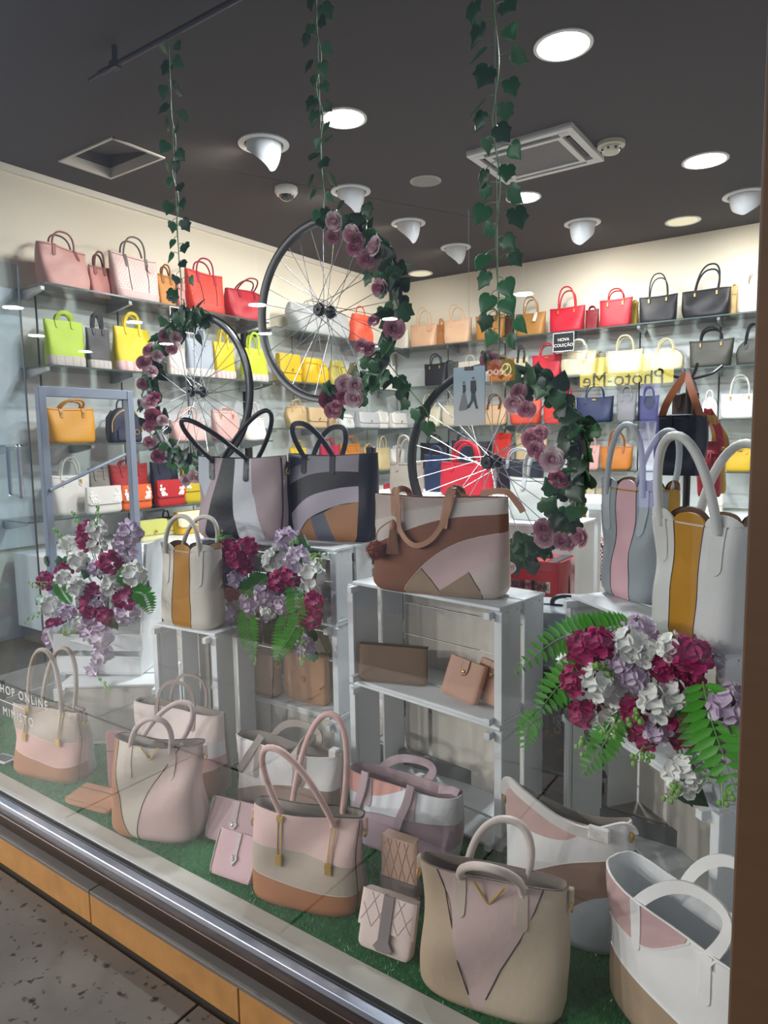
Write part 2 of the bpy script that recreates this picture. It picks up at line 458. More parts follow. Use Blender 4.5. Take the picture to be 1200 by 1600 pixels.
# dome camera and smoke detector
c = P(447, 293, z=ZC)
t = thing('dome_camera', 'small white dome security camera with dark lens', 'camera', c)
MB().lathe([(.001, 0), (.072, 0), (.075, -.03), (.062, -.05), (.05, -.052)], 24).build('housing', WHITEP, t)
MB().ball((0, 0, -.045), .05, (1, 1, .8), 18, 12).build('dome', M('camera_dome', '#17171a', .08, coat=1), t)
c = P(955, 223, z=ZC)
t = thing('smoke_detector', 'round cream smoke detector beside the air conditioner', 'smoke detector', c)
MB().lathe([(.001, 0), (.075, 0), (.075, -.022), (.05, -.026)], 26).build('base', M('cream_plastic', '#c9c5b4', .5), t)
MB().lathe([(.05, -.02), (.055, -.03), (.045, -.055), (.02, -.06), (.001, -.06)], 22).build('sensor', M('cream_plastic', '#c9c5b4', .5), t)
for k in range(8):
    a = k*PI/4; MB().box((.051*math.cos(a), .051*math.sin(a), -.042), (.012, .012, .008), Matrix.Rotation(a, 3, 'Z')).build('vent_slot', DARKGAP, t, smooth=False)
# cassette air conditioner
t = thing('air_conditioner', 'square white cassette air conditioner with four air slots', 'air conditioner', (-1.635, 3.95, ZC))
AX, AY = .31, .275
def frame_(mb, x0, y0, x1, y1, z0, z1):
    # rectangular ring, outer (x0,y0) half size, inner (x1,y1)
    for sx in (-1, 1): mb.box((sx*(x0+x1)/2, 0, (z0+z1)/2), (x0-x1, y0*2, abs(z1-z0)))
    for sy in (-1, 1): mb.box((0, sy*(y0+y1)/2, (z0+z1)/2), (x1*2, y0-y1, abs(z1-z0)))
    return mb
ACW = M('ac_white', '#cfd0cf', .45)
frame_(MB(), AX, AY, AX*.87, AY*.87, -.03, 0).build('outer_frame', ACW, t, smooth=False)
frame_(MB(), AX*.74, AY*.74, AX*.64, AY*.64, -.034, 0).build('inner_frame', ACW, t, smooth=False)
MB().box((0, 0, -.004), (AX*1.9, AY*1.9, .006)).build('slot_backing', M('ac_slot_shade', '#26272a', .7), t, smooth=False)  # flat backing; its near-black colour paints in the shade of deep slots
MB().box((0, 0, -.017), (AX*1.28, AY*1.28, .02)).build('intake_grille', M('ac_grille', '#6b6b6b', .6, bump=.8, bscale=120), t, smooth=False)
for sx in (-1, 1):
    MB().box((sx*AX*.8, 0, -.018), (AX*.05, AY*1.1, .01)).build('louver', M('ac_louver', '#3a3b3d', .5), t, smooth=False)
    for sy in (-1, 1): MB().box((sx*AX*.8, sy*AY*.8, -.017), (AX*.16, AY*.16, .03)).build('corner_plate', ACW, t, smooth=False)
for sy in (-1, 1): MB().box((0, sy*AY*.8, -.018), (AX*1.1, AY*.05, .01)).build('louver', M('ac_louver', '#3a3b3d', .5), t, smooth=False)
# hatch
hc = ((hx0+hx1)/2, (hy0+hy1)/2, ZC)
t = thing('ceiling_hatch', 'open square ceiling hatch with pale frame and lifted panel', 'hatch', hc)
hw, hd = (hx1-hx0)/2, (hy1-hy0)/2
frame_(MB(), hw+.012, hd+.012, hw-.004, hd-.004, -.008, .05).build('frame', M('hatch_frame', '#c9c6bf', .6), t, smooth=False)
hb = MB()
for sx in (-1, 1): hb.box((sx*(hw+.006), 0, .2), (.01, hd*2+.02, .3))
for sy in (-1, 1): hb.box((0, sy*(hd+.006), .2), (hw*2+.02, .01, .3))
hb.box((0, 0, .35), (hw*2+.02, hd*2+.02, .01)); hb.build('shaft', M('hatch_shaft', '#6d6762', .9), t, smooth=False)
MB().box((.04, -.03, .05), (hw*1.9, hd*1.7, .012), Matrix.Rotation(.18, 3, 'Y') @ Matrix.Rotation(.1, 3, 'X')).build('lifted_panel', CEIL, t, smooth=False)

# black hanging rod with drop bracket
ZR = 2.955; YR = 1.855
t = thing('hanging_rod', 'black ceiling rod carrying the ivy strands', 'rod', (-1.3, YR, ZR))
MB().tube([(-1.42, 0, 0), (1.2, 0, 0)], .011, 10).build('rail', BLACKM, t)
MB().tube([(-1.5, 0, -.004), (-1.42, 0, 0)], .006, 8).build('end_pin', BLACKM, t)
for x in (-1.31, -.2, .9):
    MB().box((x, 0, (ZC-ZR)/2), (.02, .012, ZC-ZR+.002)).build('bracket', BLACKM, t, smooth=False)
    MB().box((x, 0, 0), (.04, .03, .03)).build('clamp', BLACKM, t, smooth=False)
# thin joint seam across the plaster ceiling
for k, (a, b) in enumerate((((-3.3, 2.9), (-2.35, 5.0)),)):
    MB().bar((a[0], a[1], ZC-.0005), (b[0], b[1], ZC-.0005), .004, .002).build('seam', M('ceiling_seam', '#3b3835', .9), ceiling, smooth=False)

# ------------------------------------------------------------------ shop window
GLASS = glassmat('window_glass', (.985, .99, .99), .045)
XP = -.13
win = struct(bpy.data.objects.new('window_1', None)); COL.objects.link(win); win.location = (-1.8, YG, .16)
MB().box((-.13, 0, 1.45), (3.6, .0025, 2.9)).build('pane', GLASS, win, smooth=False)
def wbar(name, a, b, wd, th, mat, bev=.002): return MB().bar(a, b, wd, th, (0, 0, 1), bev).build(name, mat, win, smooth=False)
ox, oy, oz = 1.8, -YG, -.16
LX0, LX1 = -4.2, .6
def prof(name, y0, y1, z0, z1, mat, x0=LX0, x1=LX1):
    MB().box(((x0+x1)/2+ox, (y0+y1)/2+oy, (z0+z1)/2+oz), (x1-x0, y1-y0, z1-z0), bev=.0015).build(name, mat, win, smooth=False)
prof('lower_frame', 1.062, 1.102, .098, .142, M('bronze_dark', '#3f3129', .38, metal=.6, var=.15, vscale=3, stretch=(8, 1, 1)))
prof('silver_bead', 1.088, 1.113, .135, .158, M('silver_bead', '#b9c2d2', .25, metal=.7))
prof('gasket', 1.112, 1.13, .135, .163, M('gasket_black', '#101214', .6))
prof('inner_ledge', 1.128, 1.196, .12, .166, M('ledge_white', '#c4c1b6', .55))
# right hand post: two bronze profiles and a pale strip as painted glass-edge highlight
win2 = struct(bpy.data.objects.new('trim_4', None)); COL.objects.link(win2); win2.location = (XP, YG, .1)
MB().box((.032, -.005, 1.48), (.055, .10, 2.95), bev=.003).build('post_profile', BRONZE, win2, smooth=False)
MB().box((.105, .0, 1.48), (.08, .12, 2.95), bev=.003).build('post_profile', BRONZE, win2, smooth=False)
MB().box((.002, .001, 1.48), (.006, .022, 2.95)).build('edge_highlight', M('highlight_pale', '#b9c3d0', .2, metal=.6), win2, smooth=False)
# head wall above and at the sides of the shop front
struct(MB().box((-1.4, CY0, ZC+.2), (6.2, .12, .6)).build('wall_front', M('front_fascia', '#4b4744', .9), smooth=False))

# glass lettering
def islands(me):
    """vertex sets of the loose pieces of a mesh, left to right"""
    bm = bmesh.new(); bm.from_mesh(me); seen = set(); out = []
    for v in bm.verts:
        if v.index in seen: continue
        st = [v]; g = []; seen.add(v.index)
        while st:
            q = st.pop(); g.append(q.index)
            for e in q.link_edges:
                w_ = e.other_vert(q)
                if w_.index not in seen: seen.add(w_.index); st.append(w_)
        out.append(g)
    bm.free()
    return sorted(out, key=lambda g: min(me.vertices[i].co.x for i in g))
def lettering(body, size, px, py, align):
    m = textmesh(body, size, align, .0005, 1.3)
    vm = M('vinyl_white', '#d8d8d4', .6)
    o = bpy.data.objects.new('vinyl_lettering', None); COL.objects.link(o); o.empty_display_size = .05
    o.matrix_world = frame_matrix(P(px, py, y=YG-.0025), (1, 0, 0), (0, 0, 1))
    for g in islands(m):
        ix = {k: n for n, k in enumerate(g)}
        fs = [tuple(ix[k] for k in p.vertices) for p in m.polygons if p.vertices[0] in ix]
        me = bpy.data.meshes.new('letter'); me.from_pydata([m.vertices[k].co[:] for k in g], [], fs); me.materials.append(vm)
        obj('letter', me, o)
    return o
t = lettering('SHOP ONLINE', .042, 75, 1104, 'RIGHT'); tag(t, 'white SHOP ONLINE lettering on the window glass', 'lettering', 'window lettering')
t = lettering('MIMISTO', .042, 53, 1131, 'RIGHT'); tag(t, 'white lettering under the rule below SHOP ONLINE on the glass', 'lettering', 'window lettering')
p = P(20, 1101, y=YG-.0025); o = MB().box((p.x-.2, p.y, p.z), (.55, .001, .0025)).build('vinyl_rule', M('vinyl_white', '#d8d8d4', .6), smooth=False)
tag(o, 'thin white rule between the two lines of window lettering', 'lettering', 'window lettering')

# glass door standing open at the side
t = thing('glass_door', 'open frameless glass door with long chrome pull handle', 'door', (-3.2, 1.45, ZF))
MB().box((0, 0, 1.0), (.01, .5, 1.96)).build('pane', glassmat('door_glass', (.86, .93, .97), .05), t, smooth=False)
MB().box((0, .249, 1.0), (.011, .004, 1.96)).build('edge', M('door_edge', '#31383a', .3), t, smooth=False)
MB().box((0, -.24, 1.0), (.04, .03, 2.0)).build('stile', METAL, t, smooth=False)
for s in (-1, 1):
    hp = [(0, .17, .93), (s*.045, .17, .93), (s*.05, .17, .96), (s*.05, .17, 1.13), (s*.045, .17, 1.16), (0, .17, 1.16)]
    MB().tube(catmull(hp, 5), .009, 10).build('handle', CHROME, t)
MB().box((0, -.02, .05), (.03, .14, .1), bev=.004).build('patch_fitting', M('fitting_dark', '#37393c', .5), t, smooth=False)

# ------------------------------------------------------------------ outside: plinth and pavement
STONE = M('plinth_stone', '#a2743f', .7, bump=.2, bscale=25, var=.3, vscale=14)
TREAD = M('tread_stone', '#615c57', .6, bump=.1, bscale=40, var=.15, vscale=10)
pl = MB().box((-1.8, 1.25, .045), (4.8, .36, .09)).build('trim_5', M('mortar', '#3d342b', .9), smooth=False); struct(pl)
xs = [-4.2, -3.45, -2.86, -2.335, -1.79, -1.17, -.55, .1, .6]
for a, b in zip(xs, xs[1:]):
    MB().box(((a+b)/2, 1.042, .0495), (b-a-.003, .024, .099), bev=.002).build('riser_stone', STONE, pl, smooth=False)
for a, b in zip(xs[::2], xs[2::2]):
    MB().box(((a+b)/2, 1.10, .098), (b-a-.003, .14, .012), bev=.001).build('tread_stone', TREAD, pl, smooth=False)
def pavestone(name, col):
    m = M(name, col, .42, bump=.12, bscale=30, var=.25, vscale=5)
    nt = m.node_tree; b = nt.nodes['Principled BSDF']; src = b.inputs['Base Color'].links[0].from_socket
    v = nt.nodes.new('ShaderNodeTexNoise'); v.inputs['Scale'].default_value = 34; v.inputs['Detail'].default_value = 4
    tc = nt.nodes.new('ShaderNodeTexCoord'); nt.links.new(tc.outputs['Object'], v.inputs['Vector'])
    r = nt.nodes.new('ShaderNodeValToRGB'); r.color_ramp.elements[0].position = .27; r.color_ramp.elements[1].position = .40
    r.color_ramp.elements[0].color = (.6, .58, .56, 1); r.color_ramp.elements[1].color = (1, 1, 1, 1)
    nt.links.new(v.outputs[0], r.inputs[0])
    mx = nt.nodes.new('ShaderNodeMix'); mx.data_type = 'RGBA'; mx.blend_type = 'MULTIPLY'; mx.inputs[0].default_value = 1
    nt.links.new(src, mx.inputs[6]); nt.links.new(r.outputs[0], mx.inputs[7]); nt.links.new(mx.outputs[2], b.inputs['Base Color'])
    return m
pv = MB().box((-1.5, -.55, -.03), (7, 3.4, .04)).build('pavement', M('mortar', '#3d342b', .9), smooth=False); struct(pv)
k = 0
for i in range(6):
    for j in range(3):
        x0 = -4.6+i*1.1+(j % 2)*.33; y1 = 1.016-j*.7
        MB().box((x0+.55, y1-.35, -.01), (1.094, .694, .02), bev=.002).build('paving_slab', pavestone('pave_%d' % (k % 3), ['#5f5953', '#57514c', '#655f58'][k % 3]), pv, smooth=False); k += 1

# ------------------------------------------------------------------ across the arcade: lit sign and lamps mirrored in the glass
def mirror(p): return Vector((p.x, 2*YG-p.y, p.z))
def arcade_lamp(px, py, side, zz=2.75, r=.085):
    v = P(px, py, z=zz); c = mirror(v)
    t = thing('arcade_downlight_%s_offscreen' % side, 'round white downlight on a drop stem across the arcade', 'ceiling light', (c.x, c.y, zz), 0, 'arcade downlights outside the window')
    MB().lathe([(.001, .03), (r, .03), (r, 0)], 24).build('housing', WHITEP, t)
    MB().lathe([(r, .001), (.001, .001)], 24).build('diffuser_%s_offscreen' % side, emat('arcade_lamp', '#fffaf0', 16), t)
    l = area('arcade_lamp_%s_offscreen' % side, (0, 0, -.004), (0, 0, 0), r*2, 120, (1, .97, .93)); l.parent = t
    MB().tube([(0, 0, .03), (0, 0, .5)], .006, 6).build('stem', WHITEP, t)
for q in ((20, 480, 'door_near'), (57, 524, 'door_middle'), (133, 549, 'door_far'), (210, 503, 'lettering_near'), (260, 537, 'lettering_far'), (402, 476, 'wheel_near'), (414, 521, 'wheel_far'), (818, 459, 'post_far'), (609, 498, 'middle_far')):
    arcade_lamp(*q)
# photo booth sign
yv = 4.4
a = mirror(P(905, 586, y=yv)); b = mirror(P(1050, 578, y=yv)); ztop = P(975, 555, y=yv).z; zbot = P(975, 601, y=yv).z
sw = (b-a).length; scn = (a+b)/2; scn.z = (ztop+zbot)/2
t = thing('photo_booth', 'photo booth with yellow lit header across the arcade', 'photo booth', (scn.x, scn.y-.35, 0))
MB().box((0, .32, scn.z), (sw, .04, ztop-zbot), bev=.005).build('lit_header_offscreen', emat('sign_yellow', '#f2de5e', 8.0), t, smooth=False)
mt = textmesh('Photo-Me', .125); mt.materials.append(M('sign_black', '#15140f', .5))
o = obj('sign_lettering', mt, t); o.matrix_local = frame_matrix((-sw*.02, .343, scn.z-.055), (-1, 0, 0), (0, 0, 1))
MB().box((0, -.05, scn.z*.5), (sw*1.02, .7, scn.z*.99-.12), bev=.01).build('cabin', M('booth_grey', '#3b4148', .5), t, smooth=False)
pa = mirror(P(1010, 690, y=yv-.02))
MB().box((pa.x-scn.x, .312, pa.z), (.11, .01, .82)).build('lit_panel_offscreen', emat('booth_lilac', '#8f86d8', 2.2), t, smooth=False)
MB().ball((pa.x-scn.x, .318, pa.z+.24), .036, (1, .12, 1.25)).build('portrait_face', M('portrait', '#6d4a44', .7), t)

# brown lit shop sign further along the arcade, also mirrored in the glass
yv = 4.0
a = mirror(P(763, 581, y=yv)); b = mirror(P(803, 579, y=yv)); zt2, zb2 = P(785, 562, y=yv).z, P(785, 595, y=yv).z
sw2 = abs(b.x-a.x); c2_ = (a+b)/2; c2_.z = (zt2+zb2)/2
t = thing('shop_sign', 'brown lit shop sign with cream emblem on a post across the arcade', 'sign', (c2_.x, c2_.y, 0))
MB().box((0, 0, c2_.z), (sw2, .05, zt2-zb2), bev=.004).build('lit_sign_offscreen', emat('sign_brown', '#9a5a20', 5.0), t, smooth=False)
MB().box((0, -.06, c2_.z/2), (.06, .06, c2_.z), bev=.004).build('post', M('booth_grey', '#3b4148', .5), t, smooth=False)
CRM = emat('sign_cream', '#f2dca8', 8.0)
mt = textmesh('eoo', .075); mt.materials.append(CRM)
o = obj('lit_lettering_offscreen', mt, t); o.matrix_local = frame_matrix((-sw2*.14, .0262, c2_.z-.005), (-1, 0, 0), (0, 0, 1))
ex, ez = sw2*.28, c2_.z
MB().tube([(ex+.03*math.cos(q), .028, ez+.036*math.sin(q)) for q in [2*PI*k/24 for k in range(24)]], .004, 5, closed=True).build('lit_emblem_offscreen', CRM, t)
MB().tube(catmull([(ex, .028, ez+.034), (ex+.012, .028, ez+.012), (ex, .028, ez), (ex-.012, .028, ez-.012), (ex, .028, ez-.034)], 5), .004, 5).build('lit_emblem_bar_offscreen', CRM, t)
# ================================================================== bag kit
GOLDM = GOLD
SEAM = M('edge_dye_black', '#1a1414', .6)
NU = (.01, .03, .06, .1, .15, .22, .3, .4, .5, .6, .7, .78, .85, .9, .94, .97, .99)
NV = (.03, .06, .1, .18, .26, .34, .42, .5, .58, .66, .74, .82, .9, .96)
class Shape:
    """soft box: superellipse section, width w0->w1 and depth d0->d1 from base to rim"""
    def __init__(s, w0, w1, h, d0, d1, n=5., wing=0., belly=0., dome=0., soft=.004, seed=0, lean=0., dp=1.3):
        s.w0, s.w1, s.h, s.d0, s.d1, s.n, s.wing, s.belly, s.dome, s.soft, s.seed, s.lean, s.dp = w0, w1, h, d0, d1, n, wing, belly, dome, soft, seed, lean, dp
    def W(s, v):
        c = min(max(v, 0), 1.0)
        w = s.w0+(s.w1-s.w0)*c+s.belly*math.sin(PI*c)
        if s.dome and c > 1-s.dome:
            q = (c-(1-s.dome))/s.dome; w *= max(.12, math.sqrt(max(0, 1-q*q*.93)))
        k = min(c/.1, 1); return w*(1-.10*(1-k)**2)
    def D(s, v):
        c = min(max(v, 0), 1.0)
        d = s.d0+(s.d1-s.d0)*(c**s.dp)+s.belly*.5*math.sin(PI*c)
        k = min(c/.1, 1); return d*(1-.16*(1-k)**2)
    def warp(s, p, v):
        if s.soft:
            e = s.seed*1.37
            nv = .55*Vector((math.sin(19*p.z+e+1.6*math.sin(11*p.x+e)), math.sin(17*p.x+2.1*e+1.9*math.sin(13*p.z+.7*e))*.75+math.sin(31*p.z-23*p.x+e)*.4, math.sin(15*p.x+1.3*e+8*p.y)))
            a = s.soft*min(1, max(v, 0)*2.2)
            p = p+Vector((nv.x*a*.5, nv.y*a*1.4, nv.z*a*.3))
        p.y += s.lean*max(p.z, 0)
        return p
    def front(s, u, v, off=0.):
        u = min(max(u, 0.), 1.)
        t = abs(2*u-1); W = s.W(v); D = s.D(v)
        y = -(D/2)*max(0, 1-t**s.n)**(1/s.n)
        x = (u-.5)*W
        z = v*s.h*(1+s.wing*t*t*max(v, 0))
        # outward direction of the section
        nx = (t**(s.n-1))*(1 if u > .5 else -1)/(W/2); ny = -(max(0, 1-t**s.n)**((s.n-1)/s.n))/(D/2)
        L = math.hypot(nx, ny) or 1
        return s.warp(Vector((x+nx/L*off, y+ny/L*off, z)), v)
    def back(s, u, v, off=0.):
        W = s.W(v); D = s.D(v); t = abs(2*u-1)
        y = (D/2)*max(0, 1-t**s.n)**(1/s.n)+off
        return s.warp(Vector(((u-.5)*W, y, v*s.h*(1+s.wing*t*t*max(v, 0)))), v)
    def ring(s, v, N=0, inset=0, dz=0):
        """closed section at height v; its points sit on the same grid as the panels"""
        W = max(.004, s.W(v)/2-inset); D = max(.003, s.D(v)/2-inset); out = []
        us = [0.]+list(NU)+[1.]
        for u, sg in [(u, -1) for u in us]+[(u, 1) for u in us[-2:0:-1]]:
            t = abs(2*u-1)
            x = (2*u-1)*W; y = sg*D*max(0, 1-t**s.n)**(1/s.n)
            out.append(s.warp(Vector((x, y, v*s.h*(1+s.wing*t*t*v)+dz)), v))
        return out
    def body(s, mat, parent, lining=None, N=48, rows=12, closed=False, name='body'):
        vv = [0.]+list(NV)+[1.]
        rings = [s.ring(v) for v in vv]; N = len(rings[0])
        mb = MB(); vs = [p for r in rings for p in r]; fs = []
        for i in range(len(rings)-1):
            for k in range(N):
                l = (k+1) % N; fs.append((i*N+k, i*N+l, (i+1)*N+l, (i+1)*N+k))
        fs.append(tuple(range(N-1, -1, -1)))
        if closed or lining is None: fs.append(tuple((len(rings)-1)*N+k for k in range(N)))
        mb.add(vs, fs)
        o = mb.build(name, mat, parent, ang=50)
        if lining is not None and not closed:
            a = s.ring(1.); b = s.ring(1., 0, .0025, -.0005); inner = [s.ring(v, 0, .006) for v in (.96, .9, .82, .74, .66, .58)]
            vs = a+b+[p for r_ in inner for p in r_]; fs = []
            for i in range(7):
                for k in range(N):
                    l = (k+1) % N; fs.append((i*N+k, i*N+l, (i+1)*N+l, (i+1)*N+k))
            fs.append(tuple(7*N+k for k in range(N)))
            MB().add(vs, fs).build('lining', lining, parent, ang=50)
        return o
    def rim(s, mat, parent, r=.0022, N=48, name='rim_piping'):
        return MB().tube(s.ring(1., N), r, 6, closed=True).build(name, mat, parent)
    def patch(s, poly, mat, parent, off=.0022, name='panel', nu=NU, nv=NV, back=False, base=-.002):
        bm = bmesh.new()
        vsb = [bm.verts.new((u, v, off)) for u, v in poly]
        bm.faces.new(vsb)
        bmesh.ops.triangulate(bm, faces=bm.faces[:])
        us = [p[0] for p in poly]; vvs = [p[1] for p in poly]
        for g in nu:
            if min(us)+.004 < g < max(us)-.004:
                bmesh.ops.bisect_plane(bm, geom=bm.verts[:]+bm.edges[:]+bm.faces[:], plane_co=(g, 0, 0), plane_no=(1, 0, 0), dist=1e-5)
        for g in nv:
            if min(vvs)+.004 < g < max(vvs)-.004:
                bmesh.ops.bisect_plane(bm, geom=bm.verts[:]+bm.edges[:]+bm.faces[:], plane_co=(0, g, 0), plane_no=(0, 1, 0), dist=1e-5)
        be = [e for e in bm.edges if e.is_boundary]
        r = bmesh.ops.extrude_edge_only(bm, edges=be)
        for v in r['geom']:
            if isinstance(v, bmesh.types.BMVert): v.co.z = base
        f = s.back if back else s.front
        for v in bm.verts: v.co = f(v.co.x, v.co.y, v.co.z)
        bmesh.ops.recalc_face_normals(bm, faces=bm.faces)
        me = bpy.data.meshes.new(name); bm.to_mesh(me); bm.free()
        me.shade_smooth(); me.set_sharp_from_angle(angle=math.radians(50)); me.materials.append(mat)
        return obj(name, me, parent)
    def line(s, uv, mat, parent, r=.0012, off=.0026, name='seam', k=5):
        pts = catmull([(u, v, 0) for u, v in uv], k)
        return MB().tube([s.front(p.x, p.y, off) for p in pts], r, 5).build(name, mat, parent)

def curve(pts, k=5): return [(p.x, p.y) for p in catmull([(u, v, 0) for u, v in pts], k)]
def hmat(col): return leather(col, .4)
def arch(xa, xb, y, z0, hh, lx=0., ly=0., n=16, e=1.25, tab=0., y2=None):
    """inverted U from xa to xb; lx, ly displace the crown"""
    pts = []
    if tab: pts.append((xa, y, z0-tab))
    for i in range(n+1):
        t = PI*i/n; sn = math.sin(t)**(1/e)
        yy = y+(0 if y2 is None else (y2-y)*i/n)
        pts.append(((xa+xb)/2-(xb-xa)/2*math.copysign(abs(math.cos(t))**(1/e), math.cos(t))+lx*sn, yy+ly*sn, z0+hh*sn))
    if tab: pts.append((xb, y if y2 is None else y2, z0-tab))
    return pts
def tabs(S, us, v0, v1, wd, mat, parent, name='handle_tab', off=.005, back=False, rnd=True):
    for u in us:
        du = wd/2/S.W((v0+v1)/2); poly = []
        dv = du*S.W(.7)/S.h
        if rnd: poly = [(u+du*math.cos(a), v0+dv+dv*math.sin(a)) for a in [PI+PI*i/8 for i in range(9)]]+[(u+du, v1), (u-du, v1)]
        else: poly = [(u-du, v0), (u+du, v0), (u+du, v1), (u-du, v1)]
        S.patch(poly, mat, parent, off, name, nu=(), nv=(.82, .9, .96), back=back)

def place(pl, pr, z, label, name='handbag', cat='handbag', group=None, lift=0):
    """thing standing on height z between two photograph points that mark its side seams"""
    a, b = P(*pl, z=z), P(*pr, z=z)
    d = b-a; c = (a+b)/2
    return thing(name, label, cat, (c.x, c.y, z+lift), math.atan2(d.y, d.x), group), d.length

# ------------------------------------------------------------------ generic shelf bag
def shelf_bag(t, style, w, h, col, col2=None, hcol=None, hh=.5, hw=.45, seed=0, lean=(0, 0), rope=.006, detail=None, d=None, open_=True):
    """builds the parts of a shelf bag under thing t; w,h = body size"""
    r = random.Random(seed+11)
    bm_ = leather(col); hm = hmat(hcol or col); d = d or min(.17, max(.07, w*.36))
    HH = hh*h
    def two_handles(S, zt, yf, ub=.27, tabv=.16, ribbon=False):
        xa = (ub-.5)*S.W(1); xb = -xa
        for sgn in (-1, 1):
            pts = arch(xa, xb, sgn*yf, zt*.97, HH*(1 if sgn < 0 else .86), lean[0]*HH*(1 if sgn < 0 else .6), (lean[1]+sgn*.10)*HH)
            mb = MB()
            if ribbon: mb.ribbon(pts, .02, .004, up=(0, 1, 0))
            else: mb.tube(pts, rope, 7)
            mb.build('handle', hm, t)
        tabs(S, (ub, 1-ub), 1-tabv*1.7, 1.0, .022, hm, t)
    if style in ('tote', 'slouch', 'perforated'):
        S = Shape(w*.88, w, h, d, d*.28, 4.5, wing=.03 if style != 'slouch' else -.02, belly=.0 if style != 'slouch' else w*.06, soft=.006 if style != 'slouch' else .02, seed=seed)
        S.body(bm_, t, M('lining_grey', '#7d746b', .9) if open_ else None, N=40, rows=9)
        two_handles(S, h, d*.10)
        S.line([(.02, .96), (.3, .95), (.7, .95), (.98, .96)], hm, t, .0014)
        if style == 'perforated':
            for u in (.3, .72): S.line([(u-.03*(u > .5)+.0, .22), (u, .6), (u-.02, .98)], SEAM, t, .0018)
            S.patch([(.01, 0), (.99, 0), (.99, .22), (.01, .22)], leather(col2 or col), t, .003, 'base_panel')
            me = MB().ball((0, 0, 0), .0042, (1, .4, 1), 6, 4).mesh('perforation', M('perforation_dark', '#7d6a68', .8))
            n = 0
            mbp = MB()
            for i in range(14):
                for j in range(12):
                    u = .06+.88*(i+(j % 2)*.5)/14; v = .27+.66*j/12
                    if abs(u-.3) < .03 or abs(u-.71) < .03: continue
                    mbp.ball(S.front(u, v, .0005), .0042, (1, .35, 1), 6, 4)
            o = mbp.build('perforations', M('perforation_'+col.strip('#'), col2 or '#7d6a68', .8), t); o['kind'] = 'stuff'
        if detail == 'buckles':
            for u in (.27, .73): MB().box(S.front(u, .83, .007), (.012, .004, .03), bev=.001).build('gold_stud', GOLD, t, smooth=False)
        if style == 'slouch':
            pass
    elif style == 'shopper':     # canvas shopper with a contrasting foot band
        S = Shape(w*.96, w, h, d, d*.22, 5, soft=.006, seed=seed)
        S.body(bm_, t, M('lining_grey', '#7d746b', .9), N=40, rows=8)
        S.patch([(.0, 0), (1., 0), (1., .24), (.0, .24)], M('canvas_'+(col2 or '#ddd').strip('#'), col2 or '#d8d2c8', .9, bump=.2, bscale=300), t, .003, 'foot_band')
        for i in range(4):
            u = .14+.22*i
            S.patch([(u, 0.01), (u+.07, 0.01), (u+.07, .235), (u, .235)], M('stripe_'+(col2 or 'g').strip('#'), '#bdb4ae' if col2 != '#e3c3c0' else '#d9a7a6', .9), t, .0042, 'stripe')
        two_handles(S, h, d*.09, .3, .1, ribbon=True)
    elif style == 'dome':
        S = Shape(w*.94, w, h, d, d*.3, 4.0, dome=.55, soft=.004, seed=seed)
        S.body(bm_, t, None, N=40, rows=12)
        zz = [S.front(u, v, .001) for u, v in []]
        pts = [S.front(0., v) for v in [i/12 for i in range(3, 13)]]+[S.front(1., v) for v in [i/12 for i in range(12, 2, -1)]]
        MB().tube(pts, .003, 6).build('zip', GOLD if detail == 'gold' else SEAM, t)
        xa = .22*w
        for sgn in (-1, 1):
            MB().tube(arch(-xa, xa, sgn*d*.2, h*.72, HH+h*.26, lean[0]*HH, (lean[1]+sgn*.12)*HH, e=1.15), rope, 7).build('handle', hm, t)
        tabs(S, (.28, .72), .62, .8, .026, hm, t)
    elif style == 'flap':
        S = Shape(w, w*.97, h, d, d*.55, 6, soft=.002, seed=seed)
        S.body(bm_, t, None, N=40, rows=8)
        fl = [(.01, 1.0), (.01, .42), (.06, .34), (.94, .34), (.99, .42), (.99, 1.0)]
        S.patch(fl, leather(col2 or col), t, .008, 'flap')
        if detail == 'flowers':
            pm = leather('#f4efe8', .5); k = 0
            for (u, v, q) in ((.16, .50, .019), (.10, .66, .013), (.2, .67, .010), (.1, .8, .009), (.27, .45, .009), (.84, .50, .019), (.9, .66, .013), (.8, .66, .010), (.9, .8, .009), (.74, .45, .009), (.86, .88, .008)):
                mb = MB(); c = S.front(u, v, .010)
                for a in range(5):
                    th = a*2*PI/5+.3; mb.ball(c+Vector((math.cos(th)*q*.62, 0, math.sin(th)*q*.62)), q*.5, (1, .2, 1), 8, 5)
                mb.ball(c+Vector((0, -.002, 0)), q*.25, (1, .6, 1), 6, 4)
                mb.build('flower_applique', pm if col2 != 'x' else SEAM, t)
        elif detail == 'lock':
            MB().box(S.front(.5, .42, .012), (.03, .008, .035), bev=.002).build('clasp', GOLD, t, smooth=False)
        else:
            MB().ring(S.front(.5, .44, .012), .011, .003, 'y', 14).build('clasp', GOLD, t)
        if hh > 0:
            MB().tube(arch(-w*.2, w*.2, 0, h*.98, HH, lean[0]*HH, lean[1]*HH), rope, 7).build('handle', hm, t)
    elif style == 'backpack':
        S = Shape(w*.98, w*.9, h, d, d*.6, 4, dome=.4, soft=.006, seed=seed)
        S.body(bm_, t, None, N=40, rows=10)
        pk = [(.16, .08), (.84, .08), (.84, .36), (.76, .45), (.24, .45), (.16, .36)]
        S.patch(pk, leather(col2 or col), t, .012, 'front_pocket')
        pts = [S.front(u, v, .003) for u, v in curve([(.03, .3), (.05, .62), (.18, .86), (.5, .95), (.82, .86), (.95, .62), (.97, .3)])]
        MB().tube(pts, .004, 6).build('zip', GOLD if detail == 'gold' else SEAM, t)
        MB().tube(arch(-.04, .04, d*.1, h*.97, .06), .006, 6).build('grab_handle', hm, t)
